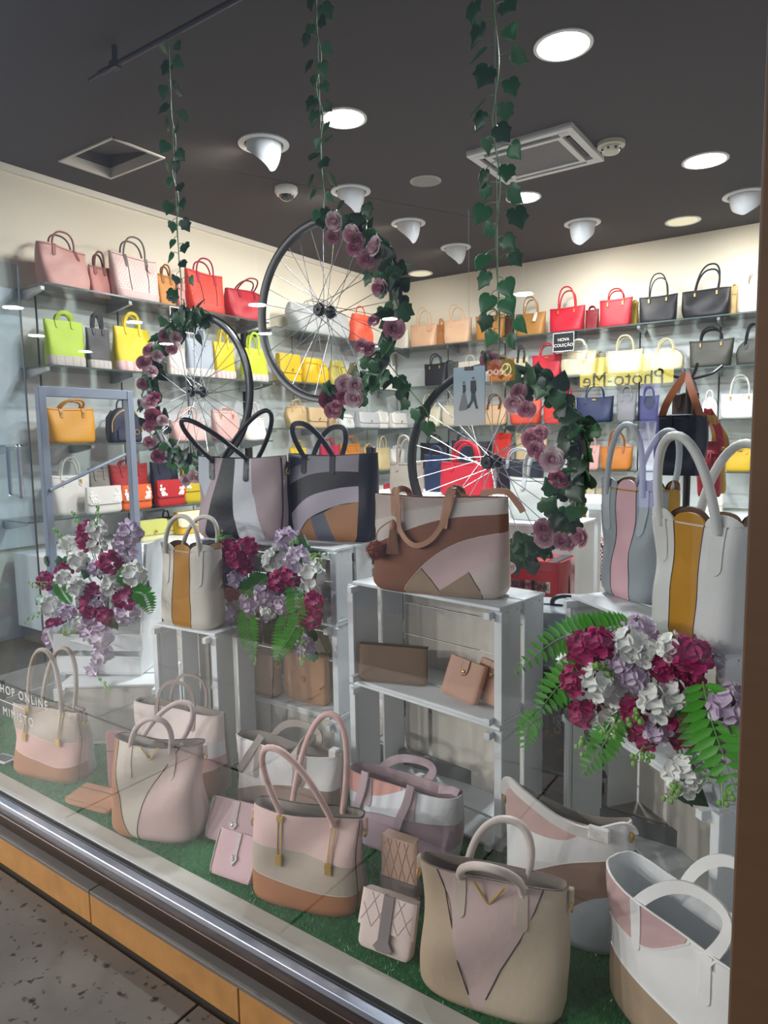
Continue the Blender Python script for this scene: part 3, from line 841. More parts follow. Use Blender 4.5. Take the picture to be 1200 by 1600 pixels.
        for s in (-1, 1): MB().ribbon([(s*w*.2, d*.42, h*.9), (s*w*.3, d*.62, h*.7), (s*w*.34, d*.58, h*.35), (s*w*.36, d*.45, h*.1)], .03, .006, up=(0, 1, 0)).build('shoulder_strap', hm, t)
        if detail == 'gold': MB().ring(S.front(.72, .3, .02), .016, .003, 'y', 16).build('carabiner', GOLD, t)
    elif style == 'pouch':
        S = Shape(w*.9, w*.72, h, d, d*.5, 3, belly=w*.12, soft=.016, seed=seed)
        S.body(bm_, t, M('lining_grey', '#7d746b', .9), N=40, rows=10)
        for k in range(3): MB().tube([S.front(u, .82-.02*k, .004) for u in [i/16 for i in range(17)]], .004, 6).build('drawstring', hm, t)
        for s in (-1, 1): MB().tube(catmull([S.front(.5+.04*s, .8, .006), S.front(.5+.1*s, .62, .012), S.front(.5+.05*s, .42, .014)], 5), .004, 6).build('tassel_cord', hm, t)
        if hh > 0: MB().tube(arch(-w*.22, w*.22, 0, h*.94, HH, lean[0]*HH, lean[1]*HH), rope, 7).build('handle', hm, t)
    if detail == 'tag':
        MB().lathe([(.001, 0), (.028, 0), (.028, .003), (.001, .003)], 18, Matrix.Translation(S.front(.8, .78, .012)) @ Matrix.Rotation(PI/2, 4, 'X')).build('round_tag', leather(col2 or col), t)
    if detail == 'scarf':
        sm = M('scarf_print', '#d7d5cc', .6, var=.5, vscale=60)
        MB().tube([p+Vector((0, -.001, 0)) for p in map(Vector, arch(-.2*w, .2*w, -d*.12, h, HH*.98, 0, 0))][2:-2], .011, 8).build('scarf_wrap', sm, t)
        MB().ribbon(catmull([(.2*w, -d*.2, h), (.22*w, -d*.4, h*.82), (.19*w, -d*.5, h*.6)], 5), .03, .004, up=(0, 1, 0)).build('scarf_tail', sm, t)
    if detail == 'turnlock': MB().box(S.front(.5, .9, .006), (.035, .006, .014), bev=.002).build('clasp', GOLD, t, smooth=False)
    return S

def headroom(z, h, hh, style):
    """keep bag and handles below the shelf above"""
    above = [q for q in (ZL1+ZL2+ZB) if q > z+.2]
    near = [L_ for L_ in (ZL1, ZL2, ZB) if z in L_]
    if z == ZCAB: lim = .18
    elif not near or near[0].index(z) == 0: return h, hh
    else: lim = near[0][near[0].index(z)-1]-z-.075
    h = min(h, lim-.01)
    top = (.72+hh+.26) if style == 'dome' else .97+hh
    if top*h > lim: hh = max(0.02, lim/h-(.98 if style == 'dome' else .97))
    return h, hh
def on_left(xl, xr, yt, yb, style, label, col, shelf_z, yaw=0., depth=.18, name='handbag', cat='handbag', group=None, **k):
    """bag on the side wall shelves, from its photograph box; faces the room"""
    X = XW+.02+depth
    cx = (xl+xr)/2
    a = P(xl, yb, x=X); b = P(xr, yb, x=X); w_ = abs(b.y-a.y)
    c = P(cx, yb, x=X)
    h_ = (yb-yt)*mpp((X, c.y, shelf_z))
    h_, k['hh'] = headroom(shelf_z, h_, k.get('hh', .5), style)
    t = thing(name, label, cat, (X, c.y, shelf_z), PI/2+yaw, group)
    k.setdefault('seed', int(xl*7+yb)); k.setdefault('d', min(.2, max(.06, w_*.4)))
    shelf_bag(t, style, w_*k.pop('ws', .92), h_, col, **k)
    return t
def on_back(xl, xr, yt, yb, style, label, col, shelf_z, yaw=0., depth=.18, name='handbag', cat='handbag', group=None, **k):
    Y = YB-.02-depth
    cx = (xl+xr)/2
    a = P(xl, yb, y=Y); b = P(xr, yb, y=Y); w_ = abs(b.x-a.x)
    c = P(cx, yb, y=Y)
    h_ = (yb-yt)*mpp((c.x, Y, shelf_z))
    h_, k['hh'] = headroom(shelf_z, h_, k.get('hh', .5), style)
    t = thing(name, label, cat, (c.x, Y, shelf_z), yaw, group)
    k.setdefault('seed', int(xl*7+yb)); k.setdefault('d', min(.2, max(.06, w_*.4)))
    shelf_bag(t, style, w_*k.pop('ws', .95), h_, col, **k)
    return t
# ================================================================== bags on the shelves
G = 'bags on the side wall shelves'
Z1, Z2, Z3, Z4 = ZL1
def L(xl, xr, yt, yb, z, style, col, label, **k):
    return on_left(xl, xr, yt, yb, style, label, col, z, group=G, **k)
# top shelf
L(57, 143, 384, 450, Z1, 'slouch', '#c2938c', 'large pale pink slouchy weekend bag with black side seam', hcol='#8d5b55', hh=.36, open_=False, depth=.17, yaw=.12)
L(139, 174, 408, 456, Z1, 'tote', '#b87870', 'dusty salmon tote tucked between pink weekend bag and perforated tote', hcol='#7d4744', hh=.5, depth=.13)
L(172, 250, 398, 467, Z1, 'perforated', '#dcc0bc', 'blush pink tote with pin-hole panels and grey handles', col2='#d2aeaa', hcol='#6f6866', hh=.45, detail='tag')
L(246, 275, 424, 474, Z1, 'tote', '#b9792b', 'mustard brown open tote beside the orange perforated one', hcol='#8a561e', hh=.35)
L(277, 290, 440, 482, Z1, 'tote', '#c98b86', 'narrow dusty rose bag wedged beside the orange perforated tote', hh=.2)
L(290, 351, 424, 487, Z1, 'perforated', '#d2402f', 'orange red tote with pin-hole panels and magenta handle', col2='#b23a2c', hcol='#a02346', hh=.38)
L(353, 411, 448, 496, Z1, 'slouch', '#a92630', 'crimson soft bag with handles flopped over its front', hcol='#86202a', hh=.35, lean=(.1, -1.0), open_=False)
L(452, 546, 474, 519, ZL2[0], 'slouch', '#a3a7a8', 'silver grey wide satchel framed by the middle bicycle wheel', hh=.3, open_=False)
L(547, 581, 482, 527, ZL2[0], 'pouch', '#ee5a3e', 'bright coral drawstring pouch framed by the middle bicycle wheel', hh=.35)
# second shelf: canvas shoppers
L(71, 134, 497, 569, Z2, 'shopper', '#a6c32c', 'lime green canvas shopper beside the black canvas shopper', col2='#bcb6b2', hh=.2, lean=(.0, -.3))
L(136, 174, 509, 573, Z2, 'shopper', '#454344', 'black canvas shopper with grey foot band', col2='#bdb9b6', hcol='#222224', hh=.42)
L(178, 238, 507, 576, Z2, 'shopper', '#d5bf1f', 'yellow canvas shopper with pink foot band near the glass door', col2='#e3c3c0', hh=.38)
L(262, 291, 532, 580, Z2, 'shopper', '#cfc0bd', 'pale rose canvas shopper half hidden by the wheel garland', col2='#d8cfc8', hh=.3)
L(291, 334, 524, 584, Z2, 'shopper', '#9aa3ae', 'blue grey canvas shopper seen through wheel spokes', col2='#d3d0ca', hh=.3)
L(334, 367, 529, 587, Z2, 'shopper', '#d3b81c', 'yellow canvas shopper with pink foot band seen through wheel spokes', col2='#e3c3c0', hh=.42)
L(377, 417, 537, 589, Z2, 'shopper', '#b3c92f', 'lime green canvas shopper at the black upright', col2='#c6beb8', hh=.5)
L(433, 468, 552, 596, ZL2[1], 'flap', '#c9a516', 'folded yellow flap bag inside the middle wheel', hh=0)
L(467, 513, 556, 596, ZL2[1], 'pouch', '#d0a91b', 'golden yellow drawstring bag inside the middle wheel', hh=0)
L(512, 541, 556, 596, ZL2[1], 'pouch', '#a89c4a', 'olive yellow drawstring bag inside the middle wheel', hh=0)
L(543, 562, 562, 598, ZL2[1], 'dome', '#4b4526', 'dark olive bag with gold zip behind the wheel garland', hh=.1, detail='gold')
L(594, 618, 565, 604, ZL2[1], 'tote', '#ddd9d2', 'off-white bag on the corner end of the yellow bags shelf', hh=.3)
# third shelf
L(72, 152, 638, 692, Z3, 'tote', '#c68a12', 'mustard yellow tote with drooping rolled handles', hcol='#b37a10', hh=.28, lean=(.35, -.5), rope=.008, detail='buckles', open_=False)
L(168, 222, 636, 690, Z3, 'backpack', '#2a2c40', 'navy backpack with gold zip and carabiner', detail='gold')
L(264, 322, 652, 684, Z3, 'tote', '#d0a49d', 'rose pink tote with crossed handles behind wheel spokes', hh=.7, lean=(.25, 0), detail='buckles')
L(331, 374, 636, 682, Z3, 'tote', '#cfa39c', 'rose pink upright tote with low handles behind wheel rim', hh=.15, detail='buckles', open_=False)
L(376, 414, 645, 680, Z3, 'slouch', '#d9d3cd', 'white soft bag with tall looped handles beside black upright', hh=.7)
Gs = 'bags on the small beige bags shelf'
for (a, b, c, d, st, col, lb, kw) in (
    (449, 478, 639, 674, 'slouch', '#b69b70', 'beige slouchy bag at the window end of its shelf', dict(hh=.3, open_=False)),
    (479, 508, 640, 672, 'flap', '#bba27c', 'beige flap bag with rope trim beside the slouchy beige bag', dict(hh=0)),
    (511, 528, 647, 671, 'pouch', '#b0946f', 'small tan drawstring bag below the wheel flowers', dict(hh=0)),
    (529, 553, 648, 670, 'pouch', '#cfd1ce', 'small white bag with bow below the wheel flowers', dict(hh=0)),
    (556, 589, 643, 668, 'flap', '#b4b6ba', 'silver grey flap bag below the wheel garland', dict(hh=.1)),
    (586, 604, 641, 667, 'flap', '#e2dfd9', 'white flap bag with petals beside silver flap bag', dict(hh=.1, detail='flowers', col2='#d9d6d2')),
    (608, 633, 641, 665, 'flap', '#dedbd6', 'white folded bag at the corner end of its shelf', dict(hh=.1))):
    on_left(a, b, c, d, st, lb, col, ZL2[2], group=Gs, **kw)
# fourth shelf
L(80, 146, 752, 812, Z4, 'tote', '#d5d1ca', 'white stiff tote with cut-out flowers and upright handles', hh=.5, detail='buckles', depth=.15, open_=False)
L(140, 176, 742, 806, Z4, 'tote', '#8d867d', 'taupe tote behind the white flower flap bag', hh=.1, depth=.1)
L(134, 192, 767, 808, Z4, 'flap', '#d8d4ce', 'white flap bag with grey flower cut-outs', hh=0, detail='flowers', col2='#dad7d1', depth=.26, d=.06)
L(172, 236, 734, 800, Z4, 'tote', '#a5211f', 'scarlet tote behind the orange flower flap bag', hh=.16, depth=.11)
L(188, 238, 760, 798, Z4, 'flap', '#e0652a', 'orange flap bag with white flowers', hh=0, detail='flowers', depth=.26, d=.06)
L(236, 282, 728, 792, Z4, 'tote', '#26293a', 'navy tote behind the red flower flap bag', hh=.15, depth=.11)
L(243, 290, 753, 793, Z4, 'flap', '#b92526', 'red flap bag with white flowers', hh=0, detail='flowers', depth=.26, d=.06)
L(284, 318, 738, 790, Z4, 'flap', '#c9b11d', 'yellow upright flap bag with white flowers', hh=.15, detail='flowers', depth=.2)
# lower corner shelf
for (a, b, c, d, st, col, lb, kw) in (
    (452, 480, 690, 734, 'tote', '#d8b63a', 'yellow tote mostly hidden behind the dark patchwork shopper', dict(hh=.3)),
    (500, 530, 690, 734, 'tote', '#b03048', 'pink red tote mostly hidden behind the dark patchwork shopper', dict(hh=.3)),
    (530, 565, 692, 736, 'tote', '#b8752e', 'tan tote with tangled orange handles behind dark patchwork shopper', dict(hh=.4)),
    (568, 584, 702, 738, 'tote', '#c49a5e', 'camel tote beside the cream tote with upright handles', dict(hh=.2)),
    (585, 609, 702, 736, 'tote', '#cdb98c', 'cream tote with upright looped handles on the corner shelf', dict(hh=.55)),
    (610, 632, 700, 731, 'slouch', '#d9d5cf', 'white soft bag next to the cream tote on the corner shelf', dict(hh=.2))):
    on_left(a, b, c, d, st, lb, col, ZL2[3], group='bags on the corner shelf', **kw)
# cabinet top, side wall
for (a, b, c, d, st, col, lb, kw) in (
    (218, 272, 818, 842, 'flap', '#cdc9a0', 'lime edged cream camera bag on the white cabinet', dict(hh=0, col2='#c3c65a', depth=.22)),
    (214, 262, 836, 868, 'flap', '#d2cf9a', 'lime edged cream camera bag leaning before its twin', dict(hh=0, col2='#c8c96a', depth=.36)),
    (274, 326, 815, 850, 'flap', '#d8ab16', 'yellow white and navy box bag on the cabinet', dict(hh=0, col2='#e7dcc0', depth=.3)),
    (248, 272, 800, 826, 'flap', '#18181a', 'black small bag behind the lime edged camera bags', dict(hh=.4, depth=.16)),
    (575, 600, 748, 786, 'tote', '#d9d2c4', 'cream and red small tote on the corner cabinet', dict(hh=.5)),
    (598, 622, 742, 783, 'tote', '#b9353a', 'red and white small tote on the corner cabinet', dict(hh=.3))):
    on_left(a, b, c, d, st, lb, col, ZCAB, group='bags on the base cabinets', **kw)

# ------------------------------------------------------------------ rear wall
GB = 'bags on the rear wall shelves'
def B(xl, xr, yt, yb, i, style, col, label, **k):
    return on_back(xl, xr, yt, yb, style, label, col, ZB[i], group=GB, **k)
B(612, 640, 512, 542, 0, 'slouch', '#d6d2c8', 'white soft bag in the room corner', hh=.1)
B(641, 684, 503, 538, 0, 'tote', '#cfa98a', 'nude tote with round tag beside the room corner', hh=.75, detail='tag', rope=.005)
B(684, 696, 500, 534, 0, 'tote', '#b5793f', 'tan sliver of a bag between the two nude totes', hh=.3, depth=.1)
B(693, 738, 496, 533, 0, 'tote', '#cdaa8c', 'nude tote with leaning handles beside the tan suede bag', hh=.65, lean=(-.2, 0), rope=.005)
B(743, 790, 490, 528, 0, 'tote', '#b07a35', 'tan suede bag with dark handle behind the fullest ivy strand', hcol='#6b4526', hh=.35, open_=False)
B(789, 804, 488, 525, 0, 'tote', '#4e2d20', 'dark brown bag between two tan suede bags', hh=.3, depth=.12)
B(804, 855, 488, 523, 0, 'tote', '#a9783a', 'tan suede bag with printed scarf wound on its handles', hh=.75, detail='scarf', ws=.9)
B(857, 915, 479, 517, 0, 'tote', '#b4182c', 'bright red tote with two tall looped handles', hh=.85, rope=.007, detail='buckles')
B(914, 936, 480, 513, 0, 'tote', '#7e1620', 'dark red bag between the two bright red totes', hh=.2, depth=.1)
B(935, 989, 468, 511, 0, 'tote', '#b8202f', 'bright red tote with gold chain and single low handle', hh=.4, rope=.006, detail='buckles')
B(986, 997, 468, 506, 0, 'tote', '#9c8a1e', 'olive yellow sliver of a bag beside the black tote', hh=.1, depth=.1)
B(996, 1060, 464, 505, 0, 'tote', '#17171b', 'black tote with tall thin looped handles', hh=.85, rope=.005, detail='buckles')
B(1062, 1143, 456, 500, 0, 'slouch', '#141418', 'black broad tote with gold studs and angled handles', hh=.85, lean=(.2, 0), rope=.007, detail='buckles', open_=False)
B(1140, 1152, 450, 496, 0, 'tote', '#b59a66', 'beige sliver of a bag beside the white tote', hh=.1, depth=.1)
B(1150, 1215, 447, 492, 0, 'tote', '#dcd6c9', 'white tote with hanging handles against the post', hh=.4, lean=(0, -.8))
# second
B(663, 700, 568, 602, 1, 'tote', '#1c1d22', 'black tote with tall handles beside the couple poster', hh=.75, detail='buckles')
B(690, 716, 565, 601, 1, 'tote', '#50524f', 'charcoal tote partly behind the dark wheel rim', hh=.1, depth=.1)
B(717, 752, 564, 598, 1, 'flap', '#bdb8ac', 'silver bag with chain above the couple poster', hh=.3)
B(766, 803, 560, 594, 1, 'flap', '#94582a', 'cognac brown flap bag behind the fullest ivy strand', hh=.2)
B(803, 826, 557, 593, 1, 'tote', '#c9bf9d', 'cream tote with black handle behind leaves', hcol='#2c2a28', hh=.6)
B(830, 880, 556, 592, 1, 'tote', '#c22b38', 'red bag with white top and red looped handle', hh=.65, col2='#e5ded2', detail='turnlock')
B(876, 932, 551, 590, 1, 'slouch', '#c9c0a4', 'cream soft bag with silver scarf on its handle', hh=.45, detail='scarf')
B(930, 946, 550, 585, 1, 'tote', '#8d8468', 'khaki sliver of a bag between cream bags', hh=.1, depth=.1)
B(943, 1010, 548, 583, 1, 'tote', '#cfc7a4', 'cream tote with tall double looped handles', hh=1.0, rope=.008, ws=.85)
B(1010, 1070, 546, 580, 1, 'dome', '#c7be9c', 'cream bowling bag with short rounded handles', hh=.45, rope=.008)
B(1073, 1147, 536, 578, 1, 'tote', '#36352a', 'dark olive tote with thick black handles', hcol='#16161a', hh=.75, rope=.009, detail='buckles')
B(1147, 1205, 535, 575, 1, 'dome', '#33332a', 'dark olive domed bag against the post', hcol='#16161a', hh=.6, rope=.008)
# third
B(652, 690, 634, 664, 2, 'tote', '#cfc8b0', 'cream tote with white handles behind the wheel rim', hh=.7)
B(690, 726, 632, 664, 2, 'tote', '#c7bfa9', 'pale beige tote with wire-thin crossed handles', hh=.4, rope=.004)
B(727, 752, 640, 664, 2, 'tote', '#cbb089', 'beige bag below the couple poster', hh=.2)
B(752, 794, 630, 663, 2, 'tote', '#c9a681', 'sand tote with brown looped handles', hcol='#5a3526', hh=.5)
B(797, 846, 624, 662, 2, 'slouch', '#d04a32', 'coral red soft bag behind the wheel flowers', hh=.2)
B(848, 882, 630, 662, 2, 'tote', '#c93a2c', 'orange red bag behind the wheel garland', hh=.3)
B(880, 898, 622, 660, 2, 'tote', '#ab1f2a', 'red bag with tall handle beside the navy tote', hh=.5)
B(898, 960, 623, 662, 2, 'tote', '#1f2a4d', 'navy tote with gold turn lock and fine handles', hh=.6, rope=.005, detail='turnlock')
B(962, 995, 618, 661, 2, 'tote', '#7b7b80', 'grey quilted bag next to the navy tote', hh=.3)
B(996, 1030, 622, 661, 2, 'tote', '#20294a', 'navy tote behind the hanging bags', hh=.4)
B(1094, 1122, 622, 657, 2, 'dome', '#ddd9d2', 'white domed bag behind the hanging bags', hh=.3)
B(1122, 1188, 619, 657, 2, 'tote', '#dedbd6', 'white tote with tall looped handles on the third rear shelf', hh=.85, rope=.007, detail='buckles')
# fourth
B(656, 702, 694, 732, 3, 'tote', '#1a1b1f', 'black tote with looped handles behind the wheel rim', hh=.6)
B(706, 740, 690, 732, 3, 'tote', '#27324a', 'navy tote with hoop handles behind the red bag', hh=.6)
B(770, 800, 672, 731, 3, 'tote', '#c7332b', 'red small tote behind the dark tins', hh=.3)
B(804, 856, 668, 731, 3, 'tote', '#bda680', 'woven beige tote behind wheel flowers', hh=.3)
B(908, 938, 696, 733, 3, 'tote', '#d2a29c', 'pink tote with two curled handles beside orange tote', hh=.8, rope=.005)
B(936, 990, 697, 733, 3, 'tote', '#b8702a', 'orange tote with knotted cord and single handle', hcol='#9a5520', hh=.75)
B(1130, 1180, 702, 738, 3, 'tote', '#d2ad20', 'yellow bag with silver lock at the post', hh=.15, detail='turnlock')
B(1040, 1078, 704, 736, 3, 'tote', '#b7b2a6', 'grey beige bag behind the scalloped bags', hh=.2)
# cabinet top, rear wall
for (a, b, c, d, st, col, lb, kw) in (
    (900, 930, 752, 808, 'tote', '#b9ad92', 'stacked beige straw bag beside the tan board', dict(hh=.1)),
    (930, 960, 748, 806, 'tote', '#a89a80', 'beige straw bag behind the scalloped grey bag', dict(hh=.1)),
    (1095, 1130, 760, 812, 'flap', '#dcd8d0', 'white flap bag with silver lock on the rear cabinet', dict(hh=0, detail='lock'))):
    on_back(a, b, c, d, st, lb, col, ZCAB, group='bags on the base cabinets', **kw)

# ------------------------------------------------------------------ notices and poster
def notice(c, rz, w, h, label, lean=0):
    t = thing('notice', label, 'sign', c, rz, 'black notices')
    MB().box((0, 0, h/2), (w, .006, h)).build('board', M('notice_black', '#0e0e10', .5), t, smooth=False)
    fr = MB()
    for s in (-1, 1):
        fr.box((s*(w/2-.002), -.0035, h/2), (.005, .002, h)); fr.box((0, -.0035, h/2+s*(h/2-.002)), (w, .002, .005))
    fr.build('border', M('vinyl_white2', '#efefec', .6), t, smooth=False)
    for i, tx in enumerate(('NOVA', 'COLEÇÃO')):
        m = textmesh(tx, h*.23); m.materials.append(M('vinyl_white2', '#efefec', .6))
        o = obj('lettering', m, t); o.matrix_local = frame_matrix((0, -.0045, h*(.62-.3*i)), (1, 0, 0), (0, 0, 1))
    return t
c = P(880, 541, y=YS-.02); s = mpp(c)
notice((c.x, YS-.012, ZB[0]-.175), 0, .19, .16, 'black NOVA COLEÇÃO notice hanging under the red totes shelf')
c = P(283, 512, x=XS)
notice((XS+.012, c.y, ZL1[0]-.175), PI/2, .2, .16, 'black NOVA COLEÇÃO notice half covered by the wheel garland')
# couple poster on clear line inside the window
yp = 2.06
tl = P(709, 575, y=yp); br = P(758, 664, y=yp)
pw, ph = br.x-tl.x, tl.z-br.z
t = thing('hanging_poster', 'pale blue poster of a walking couple hung before the wheel', 'poster', ((tl.x+br.x)/2, yp, br.z))
def gradmat():
    m = M('poster_print', '#b9d0da', .25)
    nt = m.node_tree; tc = nt.nodes.new('ShaderNodeTexCoord'); sp = nt.nodes.new('ShaderNodeSeparateXYZ'); r = nt.nodes.new('ShaderNodeValToRGB')
    nt.links.new(tc.outputs['Generated'], sp.inputs[0]); nt.links.new(sp.outputs['Z'], r.inputs[0])
    r.color_ramp.elements[0].color = (*lin('#dfe2df'), 1); r.color_ramp.elements[0].position = .15
    r.color_ramp.elements[1].color = (*lin('#9dbccc'), 1); r.color_ramp.elements[1].position = .8
    nt.links.new(r.outputs[0], nt.nodes['Principled BSDF'].inputs['Base Color'])
    return m
MB().box((0, 0, ph/2), (pw, .005, ph)).build('sheet', gradmat(), t, smooth=False)
MB().box((0, -.001, ph-.006), (pw*.25, .012, .012)).build('clip', BLACKM, t, smooth=False)
MB().tube([(0, 0, ph), (0, 0, ph+.5)], .0006, 4).build('line', M('nylon', '#b9c2c4', .3), t)
def figure(name, polys, mats):
    for i, (pl_, m) in enumerate(zip(polys, mats)):
        MB().prism([(x*pw, z*ph) for x, z in pl_], .0028, .0034, frame_matrix((0, 0, 0), (1, 0, 0), (0, 0, 1))).build(name, m, t, smooth=False)
BK, GY, SK, TE = M('print_black', '#22282e', .5), M('print_grey', '#8a8c8e', .5), M('print_skin', '#8d6a5a', .5), M('print_teal', '#1f4a48', .5)
circ = lambda x, z, r: [(x+r*math.cos(a)*1., z+r*math.sin(a)*pw/ph) for a in [i*PI/5 for i in range(10)]]
figure('woman_print', [circ(-.16, .735, .04), [(-.2, .7), (-.11, .7), (-.1, .6), (-.13, .56), (-.2, .56), (-.19, .62)], [(-.2, .56), (-.13, .56), (-.02, .3), (-.06, .27), (-.3, .25), (-.33, .29)]], [SK, BK, GY])
figure('man_print', [circ(.14, .80, .042), [(.06, .76), (.22, .76), (.24, .6), (.2, .54), (.08, .54), (.05, .6)], [(.08, .54), (.2, .54), (.26, .34), (.3, .28), (.22, .28), (.15, .42), (.02, .3), (-.06, .29), (-.05, .33), (.06, .42)]], [SK, BK, TE])

# ------------------------------------------------------------------ bags on the shop floor stands
def stand(x0p, x1p, yb, y, ztop, label, mat, dy=.3, name='display_plinth'):
    a, b = P(x0p, yb, y=y), P(x1p, yb, y=y)
    t = thing(name, label, 'plinth', ((a.x+b.x)/2, y+dy/2, ZF))
    w_ = b.x-a.x
    MB().box((0, 0, (ztop-ZF)/2-.008), (w_, dy, ztop-ZF-.016), bev=.004).build('body', mat, t, smooth=False)
    MB().box((0, 0, ztop-ZF-.008), (w_+.01, dy+.01, .016), bev=.002).build('top', mat, t, smooth=False)
    return t, a, b
# white pedestal with a pale bag
c = P(868, 820, y=3.1)
t, a, b = stand(790, 893, 818, 3.1, c.z, 'white pedestal carrying the pale structured bag', WHITELAM, .34)
bz = c.z
def on_plane(xl, xr, yt, yb, y, z, style, col, label, yaw=0, **k):
    a, b = P(xl, yb, y=y), P(xr, yb, y=y); w_ = b.x-a.x; h_ = (yb-yt)*mpp(((a.x+b.x)/2, y, z))
    t = thing('handbag', label, 'handbag', ((a.x+b.x)/2, y, z), yaw, 'bags on the shop floor stands')
    k.setdefault('seed', int(xl)); shelf_bag(t, style, w_, h_, col, **k)
    return t
on_plane(797, 892, 755, 820, 3.26, bz, 'tote', '#d3d8d4', 'pale mint white structured bag on the white pedestal', hh=.75, rope=.011, hcol='#c3c8c6', d=.16)
# long low table behind with red, navy and taupe bags
zt = P(730, 772, y=3.75).z
t = thing('display_table', 'white table carrying the large red and taupe handbags', 'table', (-1.9, 3.78, ZF))
MB().box((0, 0, zt-ZF-.02), (1.62, .5, .04), bev=.004).build('top', WHITELAM, t, smooth=False)
for sx in (-1, 1):
    for sy in (-1, 1): MB().box((sx*.76, sy*.2, (zt-ZF-.04)/2), (.05, .05, zt-ZF-.04)).build('leg', WHITELAM, t, smooth=False)
on_plane(690, 770, 722, 772, 3.7, zt, 'tote', '#bd1f30', 'large bright red structured bag with tall hoop handles', hh=.7, rope=.011, d=.17)
on_plane(664, 700, 712, 768, 3.86, zt, 'tote', '#233252', 'navy bag behind the large red structured bag', hh=.3)
on_plane(610, 662, 752, 800, 3.64, zt, 'tote', '#a59b90', 'taupe bag with tall handles behind the brown patchwork shopper', hh=.9, rope=.008)
on_plane(775, 850, 714, 768, 3.88, zt, 'tote', '#1b1e2a', 'black and navy bag behind the white pedestal bag', hh=.35, hcol='#9aa0a4')
# tan board and dark tins
c0, c1 = P(893, 818, y=4.1), P(916, 760, y=4.1)
o = MB().box((0, 0, (c1.z-ZF)/2), (c1.x-c0.x, .02, c1.z-ZF), bev=.002).build('wood_board', M('tan_board', '#b08a55', .6, var=.15, vscale=6), smooth=False); o.location = ((c0.x+c1.x)/2, 4.1, ZF)
tag(o, 'upright tan board beside the white pedestal', 'board')
# stacked dark boxes on rear shelf
for i, (a_, b_) in enumerate(((741, 768),)):
    p0, p1 = P(a_, 728, y=YB-.2), P(b_, 676, y=YB-.2)
    t = thing('gift_box', 'dark printed gift box on the fourth rear shelf', 'box', ((p0.x+p1.x)/2, YB-.2, ZB[3]))
    MB().box((0, 0, .11), (p1.x-p0.x, .2, .22), bev=.003).build('box_base', M('gift_dark', '#232428', .5), t, smooth=False)
    MB().box((0, 0, .235), (p1.x-p0.x+.008, .208, .05), bev=.003).build('lid', M('gift_dark2', '#2f3036', .5), t, smooth=False)
# ================================================================== window display
# ---- artificial grass
gx0, gx1, gy0, gy1 = -3.19, -.04, 1.192, 2.045
gr = thing('grass_mat', 'bright green artificial grass mat under the front handbags', 'artificial grass', ((gx0+gx1)/2, (gy0+gy1)/2, ZG-.012))
gr['kind'] = 'stuff'
hx, hy = (gx1-gx0)/2, (gy1-gy0)/2
GB1 = M('turf_base', '#15602f', .9, var=.3, vscale=30)
MB().box((0, 0, .003), (2*hx, 2*hy, .014)).build('backing', GB1, gr, smooth=False)
MB().box((0, 0, -.06), (2*hx, 2*hy, .11)).build('subfloor', M('subfloor', '#3a3733', .9), gr, smooth=False)
rg = random.Random(5); vs = []; fs = []
for i in range(64000):
    x = rg.uniform(-hx, hx); y = rg.uniform(-hy, hy) if rg.random() < .7 else rg.uniform(-hy, -hy*.2); a = rg.uniform(0, 2*PI); l = rg.uniform(.005, .011); w_ = .0011
    n = len(vs); dx, dy = math.cos(a), math.sin(a); tx, ty = rg.uniform(-.006, .006), rg.uniform(-.006, .006)
    vs += [(x-dx*w_, y-dy*w_, .009), (x+dx*w_, y+dy*w_, .009), (x+tx, y+ty, .009+l)]; fs.append((n, n+1, n+2))
me = bpy.data.meshes.new('blades'); me.from_pydata(vs, [], fs); me.materials.append(M('turf_blade', '#2a9448', .35, var=.35, vscale=25, spec=.8))
o = obj('blades', me, gr); o['kind'] = 'stuff'
c = P(6, 1190, z=ZG)
t = thing('price_card', 'small framed card lying at the glass on the grass', 'card', (c.x, c.y, ZG+.012), .15)
MB().box((0, 0, 0), (.09, .055, .006), bev=.001).build('card_frame', M('card_white', '#d8d8d6', .4), t, smooth=False)
MB().box((0, 0, .0035), (.075, .04, .002)).build('card_print', M('card_print', '#4a4d5a', .5), t, smooth=False)

